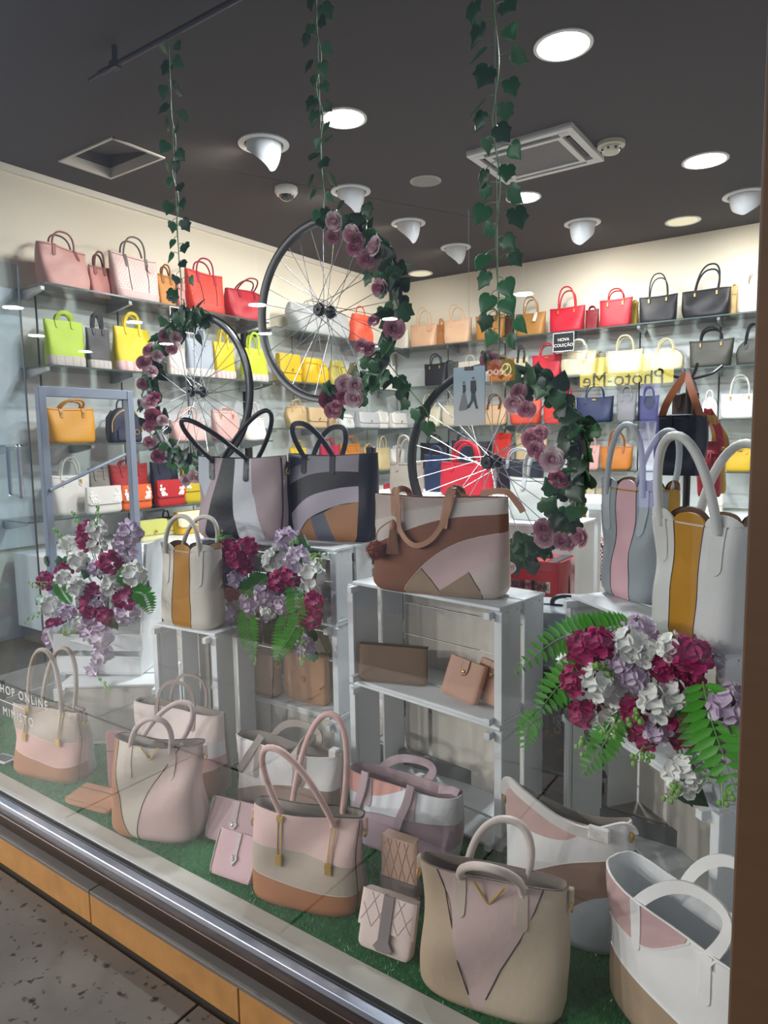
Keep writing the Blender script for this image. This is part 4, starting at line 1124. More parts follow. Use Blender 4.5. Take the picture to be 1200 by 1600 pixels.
# ---- white-washed crates
CRW = M('whitewashed_wood', '#dfe4e6', .65, bump=.25, bscale=30, var=.10, vscale=5, stretch=(2, 2, 2))
CRG = M('whitewashed_wood_thin', '#cdc8be', .75, bump=.25, bscale=30, var=.18, vscale=6, stretch=(4, 4, 1))
def crate(t, W, D, H, z0=0., back=True, vertical=False, open_top=False, nail=True, front=0):
    """open-fronted crate; slats as single boards"""
    th = .010; name = 'slat'
    def bd(c, d, nm='slat', m=CRW): MB().box(c, d, bev=.0012).build(nm, m, t, smooth=False)
    nb = 2
    bw = D/nb
    for zz in ((z0+th/2, z0+H-th/2) if not open_top else (z0+th/2,)):
        for k in range(nb): bd((0, -D/2+bw*(k+.5), zz), (W+.004, bw-.012, th))
    for s in (-1, 1):
        for k in range(nb): bd((s*(W/2-th/2), -D/2+bw*(k+.5), z0+H/2), (th, bw-.024, H-2*th-.001))
        # battens along the depth, their ends poke out of the front
        for zz in (z0+th+.011, z0+H-th-.011): bd((s*(W/2-th-.010), -.012, zz), (.02, D+.034, .021), 'batten')
        bd((s*(W/2+.002), -D/2+.002, z0+H/2), (.026, .012, H-.02), 'corner_strip')
    if back:
        n = 4 if vertical else 3
        if vertical:
            for a_, b_ in ((.02, .2), (.235, .72), (.755, .98)): bd((-W/2+W*(a_+b_)/2, D/2-.004, z0+H/2), (W*(b_-a_), .007, H-.02), 'back_slat', CRG)
        else:
            for k in range(n): bd((0, D/2-.004, z0+H*(k+.5)/n), (W-.02, .007, H/n-.004), 'back_slat', CRG)
    for k in range(front): bd((-W/2+.014+(W-.028)*(k+.5)/front, -D/2+.016, z0+H/2), ((W-.028)/front-.006, .006, H-.026), 'front_board', CRG)
    if nail:
        mb = MB()
        for s in (-1, 1):
            for zz in (z0+.02, z0+H-.02):
                for yy in (-D*.32, -D*.12, D*.18, D*.36): mb.ball((s*(W/2+.0005), yy, zz), .0026, (1, 1, 1), 5, 4)
        mb.build('nails', M('nail_white', '#c9cdce', .4), t)
def crate_thing(c, rz, W, D, H, label, **k):
    t = thing('wooden_crate', label, 'crate', c, rz, 'white-washed wooden crates'); crate(t, W, D, H, **k); return t
# stack A
A0, A1 = -2.22, -1.53; AYc = 1.995; ADp = .25
for i, (z0, z1, lb) in enumerate(((.168, .375, 'white crate at the foot of the three-crate stack'), (.375, .735, 'white crate holding the two tan flap satchels'), (.735, 1.01, 'white crate holding flowers under the black striped shoppers'))):
    crate_thing(((A0+A1)/2, AYc, z0+(.004 if i == 0 else 0)), 0, A1-A0, ADp, z1-z0-(.005 if i == 0 else .001), lb, front=2 if i == 0 else 0)
ZA = 1.01
# stack B
bfl, bfr = Vector((-1.42, 1.83, 0)), Vector((-.83, 1.75, 0)); rzB = math.atan2(bfr.y-bfl.y, bfr.x-bfl.x); WB = (bfr-bfl).length; DB = .27
nB = Vector((-math.sin(rzB), math.cos(rzB), 0)); cB = (bfl+bfr)/2+nB*DB/2
crate_thing((cB.x, cB.y, .172), rzB, WB, DB, .385, 'upended white crate below the wallets crate', vertical=True)
crate_thing((cB.x, cB.y, .558), rzB, WB, DB, .355, 'white crate holding the brown clutch and two wallets')
ZBt = .914; ZBs = .569
# stack C
cfl, cfr = Vector((-.68, 1.99, 0)), Vector((-.21, 1.62, 0)); rzC = math.atan2(cfr.y-cfl.y, cfr.x-cfl.x); WC = (cfr-cfl).length; DC = .26
nC = Vector((-math.sin(rzC), math.cos(rzC), 0)); cC = (cfl+cfr)/2+nC*(DC/2-.03)
crate_thing((cC.x, cC.y, .172), rzC, WC, DC, .40, 'upended white crate under the scalloped bags stack', vertical=True)
crate_thing((cC.x, cC.y, .573), rzC, WC, DC, .351, 'white crate holding flowers beneath the scalloped bags', vertical=True)
ZCt = .925
# small stands D, E
crate_thing((-2.55, 1.68, .172), math.radians(36), .42, .29, .25, 'low white crate carrying the flower planter', front=1)
crate_thing((-2.07, 1.735, .172), math.radians(4), .31, .22, .53, 'upended white crate under the mustard striped bag', vertical=True)
ZD = .424; ZE = .704

# ---- grey frame stand
t = thing('frame_stand', 'grey painted frame stand with one diagonal brace', 'stand', (-3.02, 2.02, ZF))
FG = M('frame_grey', '#8f98a8', .45)
fa, fb = P(62, 604, x=-3.02), P(200, 610, x=-3.02)
y0_, y1_ = fa.y-2.02, fb.y-2.02; zt_ = fa.z-ZF
for yy in (y0_, y1_): MB().box((0, yy, zt_/2), (.035, .035, zt_), bev=.002).build('post', FG, t, smooth=False)
MB().box((0, (y0_+y1_)/2, zt_-.02), (.03, y1_-y0_, .045), bev=.002).build('top_rail', FG, t, smooth=False)
MB().box((0, (y0_+y1_)/2, .12), (.03, y1_-y0_, .04), bev=.002).build('bottom_rail', FG, t, smooth=False)
ba, bb = P(78, 766, x=-3.0), P(196, 710, x=-3.0)
MB().tube([(.02, ba.y-2.02, ba.z-ZF), (.02, bb.y-2.02, bb.z-ZF)], .008, 8).build('brace', FG, t)

# ================================================================== feature bags
LIN = M('lining_beige', '#8f857c', .9); LIND = M('lining_dark', '#2a2624', .9)
def dbag(pl, pr, rimy, z, label, w1=1.08, d0=.14, d1=.05, n=4., wing=.02, soft=.011, gus='#8f8d8c', lining=LIN, name='handbag', belly=0, seed=None, rim=None, dome=0, lean=0.):
    t, w = place(pl, pr, z, label, name, 'handbag', 'feature bags in the window display')
    cx, cy = (pl[0]+pr[0])/2, (pl[1]+pr[1])/2
    h = (cy-rimy)*mpp(t.location)
    S = Shape(w/max(1, w1), w/max(1, w1)*w1, h, d0, d1, n, wing, belly, dome, soft, seed if seed is not None else int(pl[0]), lean)
    S.body(leather(gus), t, lining)
    if rim: S.rim(rim, t)
    return t, S
def bands(t, S, levels, cols, mats=leather, seam=None, seamr=.0009):
    """levels: list of curves [(u,v)...] from top to bottom, panels between them"""
    top = [(0., 1.), (1., 1.)]; lv = [top]+[curve(l) for l in levels]+[[(0., .0), (1., .0)]]
    for i, c in enumerate(cols):
        S.patch(lv[i]+lv[i+1][::-1], mats(c) if not callable(getattr(c, 'copy', None)) else c, t)
    for l in levels: S.line(l, seam or M('seam_pale', '#d9cdbf', .7), t, seamr)
def handles(t, S, us, mat, hh, r=.008, tabv=.8, fronth=True, lean=((0, -.1), (0, .1)), hb=.9, gold=False, flat=None, e=1.25, z=None, tabw=.024, backh=True, tabm=None):
    xa, xb = (us[0]-.5)*S.W(1), (us[1]-.5)*S.W(1)
    D = S.D(1.)/2
    for i, sg in enumerate((-1, 1)):
        if sg > 0 and not backh: break
        if sg < 0 and not fronth: continue
        ht = hh*(1 if i == 0 else hb)
        pts = arch(xa, xb, sg*(D+.004), S.h*.985 if z is None else z, ht, lean[i][0]*ht, lean[i][1]*ht, n=20, e=e, tab=S.h*.04)
        pts = [Vector(p) for p in pts]
        for p in pts: p.y += S.lean*S.h
        mb = MB()
        if flat: mb.ribbon(pts, flat, .005, up=(0, 1, 0))
        else: mb.tube(pts, r, 10)
        mb.build('handle', mat, t)
    if gold:
        for u in us:
            a, b = S.front(u, .96, .006), S.front(u, gold, .007)
            mb = MB()
            for s in (-1, 1): mb.tube([a+Vector((s*.0055, 0, 0)), b+Vector((s*.0055, 0, 0))], .0018, 6)
            mb.build('bar_loop', GOLD, t)
            MB().box(a, (.019, .008, .016), bev=.001).build('bar_cap', GOLD, t, smooth=False)
            MB().box(b, (.019, .008, .03), bev=.001).build('bar_cap', GOLD, t, smooth=False)
    else:
        tabs(S, us, tabv, 1., tabw, tabm or mat, t)
        tabs(S, us, tabv, 1., tabw, tabm or mat, t, back=True)
def side_ring(t, S, mat, v=.9, side=1):
    p = S.front(1. if side > 0 else 0., v, .004)
    MB().ring(p+Vector((side*.006, -.004, -.014)), .011, .0025, 'x', 16).build('side_ring', GOLD, t)
    MB().box(p+Vector((side*.004, 0, .006)), (.012, .016, .035), bev=.002).build('side_tab', mat, t, smooth=False)
def vplate(t, S, u, v, s=.03):
    c = S.front(u, v, .006)
    MB().tube([c+Vector((-s, 0, s*.9)), c+Vector((-s*.1, 0, -s*.35)), c+Vector((0, 0, -s*.42)), c+Vector((s*.1, 0, -s*.35)), c+Vector((s, 0, s*.9))], .0028, 6).build('metal_v', GOLD, t)

# G1: beige, pink and tan tote at the lettering
t, S = dbag((37, 1196), (139, 1216), 1099, ZG, 'beige pink and tan banded tote with tall taupe handles by the lettering', 1.0, .15, .055, 4., rim=SEAM, soft=.012)
bands(t, S, [[(0, .66), (.4, .62), (.75, .56), (1, .58)], [(0, .36), (.4, .30), (.75, .24), (1, .28)]], ['#b9aa9b', '#d9ada3', '#a9744c'])
handles(t, S, (.27, .76), leather('#b9aca1'), .235, .0085, gold=.58, e=1.1, lean=((.1, -.05), (.12, .1)))
side_ring(t, S, leather('#b9aca1')); S.line([(.985, .02), (.99, .5), (.985, .98)], SEAM, t, .0015)
# G7
t, S = dbag((406, 1380), (569, 1416), 1258, ZG, 'pink beige and tan banded tote with pink rolled handles beside the heart wallets', 1.02, .16, .06, 3.8, rim=SEAM, soft=.014)
bands(t, S, [[(0, .66), (.35, .63), (.75, .57), (1, .55)], [(0, .36), (.35, .30), (.7, .25), (1, .24)]], ['#dfbdb6', '#bbac9c', '#a9704a'])
handles(t, S, (.3, .78), leather('#ddb5ae'), .215, .0085, gold=.52, e=1.1, lean=((-.28, -.3), (.12, .15)), hb=1.15)
side_ring(t, S, leather('#ddb5ae')); side_ring(t, S, leather('#ddb5ae'), .82, -1); S.line([(.985, .02), (.99, .5), (.985, .98)], SEAM, t, .0015)
# G4: gold V bag, tan / beige / pink
t, S = dbag((190, 1284), (320, 1303), 1153, ZG, 'cream tan and pink curved-panel bag with gold V and coiled handles', 1.0, .17, .06, 3.6, rim=SEAM, gus='#c9a49d', soft=.016)
c1 = curve([(.36, 0), (.2, .25), (.11, .6), (.09, 1)]); c2 = curve([(.80, 1), (.66, .8), (.46, .5), (.40, .2), (.40, 0)])
S.patch([(0, 0)]+c1+[(0, 1)], leather('#a9744c'), t)
S.patch(c1[::-1]+[(.38, 0)]+c2[::-1], leather('#cabfb0'), t)
S.patch(c2+[(1, 0), (1, 1)], leather('#cdb0aa'), t)
S.line([(.36, 0), (.2, .25), (.11, .6), (.09, 1)], SEAM, t, .0012); S.line([(.80, 1), (.66, .8), (.46, .5), (.40, .2), (.40, 0)], SEAM, t, .0014)
handles(t, S, (.25, .72), leather('#cbb6b4'), .13, .0085, lean=((.55, -.55), (.6, .2)), e=1.1, tabv=.66, tabm=leather('#c9b9ac'))
vplate(t, S, .5, .93, .03); side_ring(t, S, leather('#cbb6b4'))
# G5
t, S = dbag((224, 1212), (357, 1243), 1100, ZG, 'cream pink and brown patchwork shopper with grey straps behind V bag', 1.05, .13, .06, 4, gus='#8d7f78')
bands(t, S, [[(0, .60), (.5, .62), (1, .70)], [(0, .5), (.5, .45), (1, .52)], [(0, .1), (.5, .2), (1, .4)]], ['#e3d6d1', '#eef0f3', '#cfa9a8', '#8a5c42'])
handles(t, S, (.3, .72), leather('#9b8b86'), .12, .004, flat=.012, lean=((.3, -.2), (.1, .1)))
# G6
t, S = dbag((379, 1262), (533, 1308), 1160, ZG, 'white shopper with taupe wave and taupe flat straps', 1.06, .14, .08, 3.6, gus='#d9d4cf', wing=.03)
c1 = curve([(0, .34), (.3, .52), (.65, .62), (1, .62)])
S.patch([(0, 1), (1, 1)]+c1[::-1], leather('#e9e7e5'), t); S.patch(c1+[(1, .2), (.5, .12), (0, .1)], suede('#9c8579'), t); S.patch([(0, .1), (.5, .12), (1, .2), (1, 0), (0, 0)], leather('#c4aaae'), t)
S.line([(0, .34), (.3, .52), (.65, .62), (1, .62)], M('seam_pale', '#d9cdbf', .7), t, .001)
handles(t, S, (.28, .72), leather('#b1a49c'), .06, .004, flat=.022, lean=((-.9, -1.2), (.4, .3)), tabv=.62, fronth=False)
for q_ in ([S.front(.3, 1.02, .006)+Vector((0, .01, .02)), S.front(.22, .9, .012), S.front(.1, .66, .012), S.front(.0, .5, .012), S.back(.03, .5, .01)], [S.back(.62, .95, .0)+Vector((0, 0, .03)), S.front(.66, 1.04, .004), S.front(.68, .82, .011), S.front(.68, .64, .011)]):
    MB().ribbon(catmull(q_, 6), .022, .005, up=(0, 1, 0)).build('strap_fall', leather('#b1a49c'), t)
MB().box((S.W(1)*.46, 0, S.h*1.04), (.03, .03, .03), bev=.004).build('zip_end', leather('#d9d4cf'), t, smooth=False)
# G8
t, S = dbag((552, 1296), (724, 1350), 1216, ZG, 'coral white and lilac panelled shopper with lilac straps', 1.10, .14, .085, 3.6, gus='#cfb6bd', wing=.03, lining=M('lining_mauve', '#b79da3', .8))
c1 = curve([(0, .72), (.3, .78), (.55, .98)]); c2 = curve([(0, .42), (.3, .55), (.6, .6), (1, .62)])
S.patch([(0, 1), (.52, 1)]+c1[::-1][1:], leather('#e5aa9f'), t)
S.patch(c1+[(.6, 1), (1, 1)]+c2[::-1], leather('#e6e9ee'), t)
S.patch(c2+[(1, .0), (0, .0)], leather('#c3a9b6'), t)
S.patch([(.55, .0), (1, 0), (1, .3)], leather('#cdd6de'), t, .0035)
S.line([(0, .42), (.3, .55), (.6, .6), (1, .62)], M('seam_grey', '#8f8790', .7), t, .001)
handles(t, S, (.22, .64), leather('#cbb3ba'), .05, .004, flat=.024, lean=((-.5, -1.6), (.9, .3)), tabv=.6, fronth=False)
MB().ribbon([(S.W(1)*.3, 0, S.h*.99), (S.W(1)*.42, -.005, S.h*1.05), (S.W(1)*.47, -.005, S.h*1.03)], .022, .008).build('zip_tail', leather('#cbb3ba'), t)
# straps resting over the front of G8
for u in (.2, .62):
    MB().ribbon(catmull([S.front(u, 1.0, .008)+Vector((0, 0, .02)), S.front(u-.02, .85, .012), S.front(u-.06, .62, .012), S.front(u-.1, .38, .01)], 5), .024, .005, up=(0, 1, 0)).build('strap_fall', leather('#cbb3ba'), t)
# G9
t, S = dbag((664, 1512), (886, 1580), 1352, ZG, 'beige and pink wedge bag with gold V and pale rolled handles', 1.02, .17, .06, 3.4, rim=M('edge_brown', '#7b6a60', .6), gus='#c4b29c', soft=.015)
S.patch([(0, 0), (.44, 0), (.14, 1), (0, 1)], leather('#bfa98f'), t); S.patch([(.44, 0), (.46, 0), (.86, 1), (.14, 1)], leather('#cfb5af'), t); S.patch([(.46, 0), (1, 0), (1, 1), (.86, 1)], leather('#c8b79f'), t)
S.line([(.44, 0), (.14, 1)], SEAM, t, .0013); S.line([(.46, 0), (.86, 1)], SEAM, t, .0013)
handles(t, S, (.30, .72), leather('#d9cbc2'), .11, .0088, lean=((.25, -1.0), (.2, .25)), e=1.1, tabv=.7, tabm=leather('#c8b8a6'))
vplate(t, S, .5, .9, .034); side_ring(t, S, leather('#c4b29c')); side_ring(t, S, leather('#c4b29c'), .9, -1)
# G10 hobo
t, S = dbag((792, 1408), (985, 1484), 1262, ZG, 'slouchy white hobo with brown wave and buckled white strap', 1.10, .15, .05, 3.4, gus='#d9d6d2', wing=.12, soft=.014)
c1 = curve([(0, .78), (.3, .8), (.55, .86), (.7, 1.)]); c2 = curve([(0, .36), (.25, .5), (.6, .68), (1, .76)]); c3 = curve([(.3, .0), (.5, .22), (.75, .42), (1, .5)])
S.patch([(0, 1), (.66, 1)]+c1[::-1][1:], suede('#cfaea8'), t); S.patch(c1+[(1, 1)]+c2[::-1], leather('#eceded'), t)
S.patch(c2+c3[::-1]+[(.0, .0)], suede('#9a7f70'), t); S.patch(c3+[(1, 0)], leather('#b9c2c6'), t)
S.line([(0, .36), (.25, .5), (.6, .68), (1, .76)], M('seam_pale', '#d9cdbf', .7), t, .001)
ws = S.W(1)
MB().ribbon(catmull([(-ws*.5, -.01, S.h*1.02), (-ws*.46, -.02, S.h*1.16), (-ws*.3, -.04, S.h*1.12), (-.0, -.05, S.h*1.0), (ws*.25, -.05, S.h*.99), (ws*.46, -.02, S.h*1.06), (ws*.5, -.005, S.h*1.0)], 6), .03, .006, up=(0, 1, .2)).build('shoulder_strap', leather('#e9e6e3'), t)
MB().box((ws*.3, -.052, S.h*1.005), (.05, .012, .034), bev=.003).build('buckle_keeper', leather('#e9e6e3'), t, smooth=False)
for s in (-1, 1): MB().ring((s*ws*.5, -.005, S.h*.98), .013, .003, 'x', 16).build('side_ring', GOLD, t)
# G11 white shopper beside the post
fl_ = P(952, 1552, z=ZG); rz = math.radians(-30)
cx_ = fl_+Vector((math.cos(rz), math.sin(rz), 0))*.20
t = thing('handbag', 'white shopper with mauve wedge and taupe belly against the post', 'handbag', (cx_.x, cx_.y+.05, ZG), rz, 'feature bags in the window display')
S = Shape(.36, .40, .285, .14, .13, 3.4, .06, 0, 0, .008, 4); S.body(leather('#e4e2df'), t, M('lining_white', '#dfe2e3', .8)); S.rim(leather('#f0efed'), t, .0025)
c1 = curve([(0, .66), (.35, .72), (.62, .98)]); c2 = curve([(0, .44), (.35, .42), (.7, .40), (1, .42)]); c3 = curve([(0, .0), (.35, .02), (.7, .08), (1, .14)])
S.patch([(0, 1), (.6, 1)]+c1[::-1][1:], suede('#c9a9a8'), t); S.patch(c1+[(1, 1)]+c2[::-1], leather('#ecebea'), t); S.patch(c2+c3[::-1], suede('#a8927a'), t); S.patch(c3+[(1, 0)], leather('#eeeeee'), t)
for c_ in ([(0, .66), (.35, .72), (.62, .98)], [(0, .44), (.35, .42), (.7, .40), (1, .42)]): S.line(c_, leather('#f2f0ee'), t, .002)
handles(t, S, (.3, .72), leather('#eeedeb'), .07, .004, flat=.024, lean=((.5, .9), (.35, .3)), tabv=.66, hb=1.4)

# ---- bags on the crates
# M1 black, mauve and white vertical stripes
t, S = dbag((320, 836), (450, 842), 716, ZA, 'black mauve and white striped shopper with long black rolled handles', 1.0, .15, .07, 4, rim=SEAM, gus='#17171c', lining=LIND, soft=.012)
S.patch([(0, 0), (.12, 0), (.10, .5), (.0, .75)], leather('#b7a2a6'), t)
S.patch([(.0, .75), (.10, .5), (.22, .8), (.20, 1), (0, 1)], leather('#cdd5de'), t)
S.patch([(.12, 0), (.10, .5), (.22, .8), (.20, 1), (.33, 1), (.2, .45), (.13, 0)][::1], leather('#b6a1a5'), t)
S.patch([(.13, 0), (.2, .45), (.33, 1), (.47, 1), (.49, .3), (.56, 0)], leather('#131318'), t, .003)
S.patch([(.56, 0), (.49, .3), (.47, 1), (.68, 1), (.68, .6), (.86, 0)], leather('#dfe4ea'), t)
S.patch([(.86, 0), (.68, .6), (.68, 1), (1, 1), (1, 0)], leather('#bba8ab'), t)
handles(t, S, (.20, .62), leather('#17171e', .3), .16, .0095, lean=((-.75, -.7), (.75, -.1)), hb=1.2, e=1.0, tabv=.72)
side_ring(t, S, leather('#17171c'), .86); S.line([(.985, .02), (.99, .5), (.985, .98)], SEAM, t, .003)
# M2 dark patchwork
t, S = dbag((458, 838), (591, 845), 712, ZA, 'black grey and lilac wave patchwork shopper with navy straps', 1.0, .14, .06, 4.2, rim=SEAM, gus='#1d2233', lining=LIND)
c1 = curve([(0, .62), (.3, .78), (.6, .82), (.85, .80)]); c2 = curve([(.08, .3), (.3, .52), (.6, .62), (.85, .64)]); c3 = curve([(.15, 0.), (.3, .25), (.6, .42), (.85, .46)])
S.patch([(0, 1), (.85, 1)]+c1[::-1], leather('#8f8a94'), t); S.patch(c1+c2[::-1]+[(.02, .1), (0, .3)], leather('#1e1e25'), t)
S.patch([(0, 1), (.3, .96), (0, .80)], leather('#3c425c'), t, .0036)
S.patch(c2+c3[::-1], leather('#b9b0bc'), t); S.patch([(0, .0), (.15, 0), (.08, .3), (.02, .1)], leather('#2a2a33'), t)
S.patch([(.15, 0), (.4, 0), (.33, .27), (.27, .2)], leather('#a5714a'), t, .003); S.patch([(.4, 0), (.62, 0), (.48, .34), (.33, .27)], leather('#5f626e'), t, .003)
S.patch([(.62, 0), (.85, 0), (.85, .46), (.6, .42), (.48, .34)], leather('#a8764c'), t, .003); S.patch([(.85, 0), (1, 0), (1, 1), (.85, 1)], leather('#191d2c'), t)
handles(t, S, (.22, .56), leather('#1c2033'), .13, .005, flat=.02, lean=((-.35, -.5), (.2, .4)), tabv=.78)
MB().box((S.W(1)*.44, 0, S.h*1.04), (.03, .035, .04), bev=.005).build('zip_end', leather('#191d2c'), t, smooth=False)
# M3 brown patchwork with tassel and pompom
t, S = dbag((592, 914), (794, 933), 776, ZBt, 'brown and taupe wave patchwork shopper with fur pompom and tassel', 1.0, .15, .06, 4.4, gus='#c2aca0', lining=M('lining_brown', '#6f4b3a', .8), wing=.01)
c1 = curve([(0, .72), (.3, .86), (.55, .93), (.75, .96)]); c2 = curve([(.05, .50), (.3, .66), (.6, .8), (1, .84)]); c3 = curve([(.28, .03), (.45, .33), (.7, .56), (1, .66)])
S.patch([(0, 1), (1, 1), (.75, .96)]+c1[::-1], leather('#b9a79c'), t); S.patch(c1+[(1, 1), (1, .84)]+c2[::-1], leather('#cdc3bb'), t)
S.patch(c2+c3[::-1]+[(.28, 0), (0, .0), (0, .45)], suede('#8a5f4b'), t)
S.patch(c3[4:]+[(1, .42), (.56, .06), (.42, .28)], leather('#c9adaa'), t, .003)
S.patch([(.28, .03), (.28, 0), (.56, 0), (.56, .06), (.42, .28)], suede('#a9917a'), t, .003)
S.patch([(.56, .06), (.56, 0), (.9, 0), (.77, .27)], suede('#9a8672'), t, .0034); S.patch([(.77, .27), (.9, 0), (1, 0), (1, .42)], leather('#c9bcb0'), t, .003)
for c_ in ([(.05, .50), (.3, .66), (.6, .8), (1, .84)], [(.28, .03), (.45, .33), (.7, .56), (1, .66)], [(0, .72), (.3, .86), (.55, .93), (.75, .96)]): S.line(c_, M('seam_pale', '#d9cdbf', .7), t, .0012)
S.line([(.77, .27), (.9, 0)], SEAM, t, .0016); S.line([(.42, .28), (.56, .06)], SEAM, t, .0016)
hm = leather('#b98a6b')
pts = catmull([S.front(.2, .8, .01), S.front(.19, .98, .01), S.front(.22, 1.03, 0)+Vector((0, -.02, .015)), S.front(.25, .9, .02), S.front(.26, .66, .02), S.front(.38, .52, .02), S.front(.52, .60, .018), S.front(.6, .84, .012), S.front(.62, 1.04, .01)+Vector((0, .01, .012)), S.front(.63, 1.0, -.03)], 6)
MB().ribbon(pts, .016, .005, up=(0, 1, 0)).build('handle', hm, t)
MB().ribbon(catmull([S.back(.25, .9, .01), S.back(.25, 1.06, 0)+Vector((0, -.02, .0)), S.front(.21, 1.05, .005), S.front(.2, .84, .01)], 6), .02, .005, up=(0, 1, 0)).build('handle', hm, t)
MB().ribbon(catmull([S.back(.63, .9, .01), S.back(.62, 1.06, 0), S.front(.6, 1.07, 0), S.front(.585, .85, .011), S.front(.585, .7, .011)], 6), .026, .005, up=(0, 1, 0)).build('handle', hm, t)
tc = S.front(.2, .66, .02)
ts = MB()
for k in range(16):
    a = k*2*PI/16; ts.ribbon([tc+Vector((math.cos(a)*.008, math.sin(a)*.006, 0)), tc+Vector((math.cos(a)*.014, math.sin(a)*.01, -.04)), tc+Vector((math.cos(a)*.022, math.sin(a)*.014-.004, -.078))], .006, .0015)
ts.build('tassel', hm, t)
MB().lathe([(.004, .03), (.011, .02), (.012, .002), (.011, 0)], 14, Matrix.Translation(tc)).build('tassel_cap', hm, t)
pc = S.front(.085, .44, .035); fur = MB(); rf = random.Random(2)
for k in range(1500):
    d = Vector((rf.gauss(0, 1), rf.gauss(0, 1), rf.gauss(0, 1))).normalized(); q = d.orthogonal().normalized()*.0013
    tip = pc+d*rf.uniform(.026, .04)+Vector((0, 0, -.004)); b0 = pc+d*.012
    fur.add([b0-q, b0+q, tip], [(0, 1, 2)])
fur.ball(pc, .024, (1, 1, 1), 12, 8)
me = bpy.data.meshes.new('pompom'); me.from_pydata(fur.v, [], fur.f); me.materials.append(M('fur_rust', '#a3614e', .9, var=.3, vscale=60)); po = obj('pompom', me, t); po['kind'] = 'stuff'
MB().tube(catmull([tc+Vector((0, 0, .03)), pc+Vector((.01, 0, .06)), pc], 5), .002, 5).build('charm_cord', hm, t)
MB().ribbon(catmull([S.front(.93, 1.0, -.02)+Vector((-.05, 0, .01)), S.front(.99, 1.03, 0)+Vector((.0, 0, .01)), S.front(1., 1.0, 0)+Vector((.035, -.01, -.02)), S.front(1., .9, 0)+Vector((.05, -.012, -.012))], 6), .018, .005, up=(0, 1, 0)).build('zip_tail', hm, t)
# scalloped bags
def scallop(t, S, cols, dark, hm, edges, tong=.12):
    n = len(cols)
    for i, c in enumerate(cols):
        a0, b0 = edges[i]; a1, b1 = edges[i+1]     # (u at bottom, u at top)
        m_ = (b0+b1)/2; r_ = (b1-b0)/2
        cl = curve([(a0, 0), (a0+(b0-a0)*.25+.01, .35), (b0, .8), (b0, 1)]); cr = curve([(a1, 0), (a1+(b1-a1)*.25+.01, .35), (b1, .8), (b1, 1)])
        S.patch([(a0, 0)]+cl[1:-1]+[(b0+.003, .985), (b1-.003, .985)]+cr[1:-1][::-1]+[(a1, 0)], leather(c), t)
        lobe = [(m_+(r_-.004)*math.cos(x), 1.0+tong*math.sin(x)) for x in [PI*k/10 for k in range(11)]]
        S.patch(lobe, leather(c), t, .002, 'scallop', base=-.003)
        lobe2 = [(m_+(r_-.004)*math.cos(x), .99+tong*math.sin(x)) for x in [PI*k/10 for k in range(11)]]
        S.patch(lobe2, leather(dark), t, .002, 'scallop', back=True, base=-.003)
        if 0 < i: S.line([(a0, 0), (a0+(b0-a0)*.25+.01, .35), (b0, .8), (b0, 1)], SEAM, t, .0012)
# M4 white and mustard
t, S = dbag((264, 968), (345, 981), 856, ZE+.001, 'ivory and mustard striped scalloped bag on the upended crate', 1.02, .12, .08, 4, gus='#cfc8bb', lining=M('lining_choc', '#6b4b2e', .8))
ed = [(0, 0), (.30, .33), (.66, .66), (1, 1)]
scallop(t, S, ['#d9d4c8', '#b9801f', '#d9d4c8'], '#7b5a35', None, ed, .08)
handles(t, S, (.18, .82), leather('#d8d3c9'), .135, .0085, lean=((.1, -.05), (.25, .1)), e=1.1, tabv=.55, tabw=.032)
# M5 grey and pink
t, S = dbag((951, 918), (1044, 946), 764, ZCt+.001, 'grey pink and mustard scalloped bag with grey rolled handles', 1.22, .13, .10, 4, gus='#b98a2a', lining=M('lining_choc', '#6b4b2e', .8))
scallop(t, S, ['#9aa3a9', '#d9b0b8', '#9aa3a9'], '#7b5a3c', None, [(0, 0), (.34, .36), (.70, .68), (1, 1)], .09)
handles(t, S, (.2, .8), leather('#b3bcc2'), .19, .0085, lean=((.1, -.05), (.2, .1)), e=1.1, tabv=.6, tabw=.03)
# M6 white and mustard, in front
t, S = dbag((1036, 976), (1170, 1026), 816, ZCt+.001, 'white and mustard scalloped bag with thick white handles beside post', 1.08, .13, .10, 4, gus='#d7dad7', lining=M('lining_choc', '#6b4b2e', .8))
scallop(t, S, ['#dcdfdc', '#bd871c', '#dcdfdc'], '#6f4f30', None, [(0, 0), (.36, .33), (.68, .67), (1, 1)], .09)
handles(t, S, (.18, .84), leather('#d9dbd6'), .20, .0105, lean=((-.12, -.1), (.12, .15)), e=1.1, tabv=.62, tabw=.036)
# M7 tan satchel
t, w_ = place((356, 1066), (436, 1090), .388, 'tan flap satchel with gold lock in the crate', 'handbag', 'handbag', 'feature bags in the window display')
S = Shape(w_, w_*.97, .175, .08, .06, 6, soft=.002); S.body(leather('#b08a66'), t, None)
S.patch([(.01, 1), (.01, .52), (.05, .45), (.95, .45), (.99, .52), (.99, 1)], leather('#b48e69'), t, .006, 'flap')
S.line([(.99, 0.02), (.992, .98)], SEAM, t, .003)
MB().box(S.front(.56, .44, .012), (.034, .008, .044), bev=.003).build('lock_plate', GOLD, t, smooth=False)
MB().ribbon(arch(-.03, .05, S.front(.5, .6).y-.012, S.h*.56, .03), .012, .003, up=(0, 1, 0)).build('lock_tab', leather('#9a7550'), t)
MB().ring(S.front(1., .78, .004), .013, .003, 'x', 16).build('side_ring', GOLD, t)
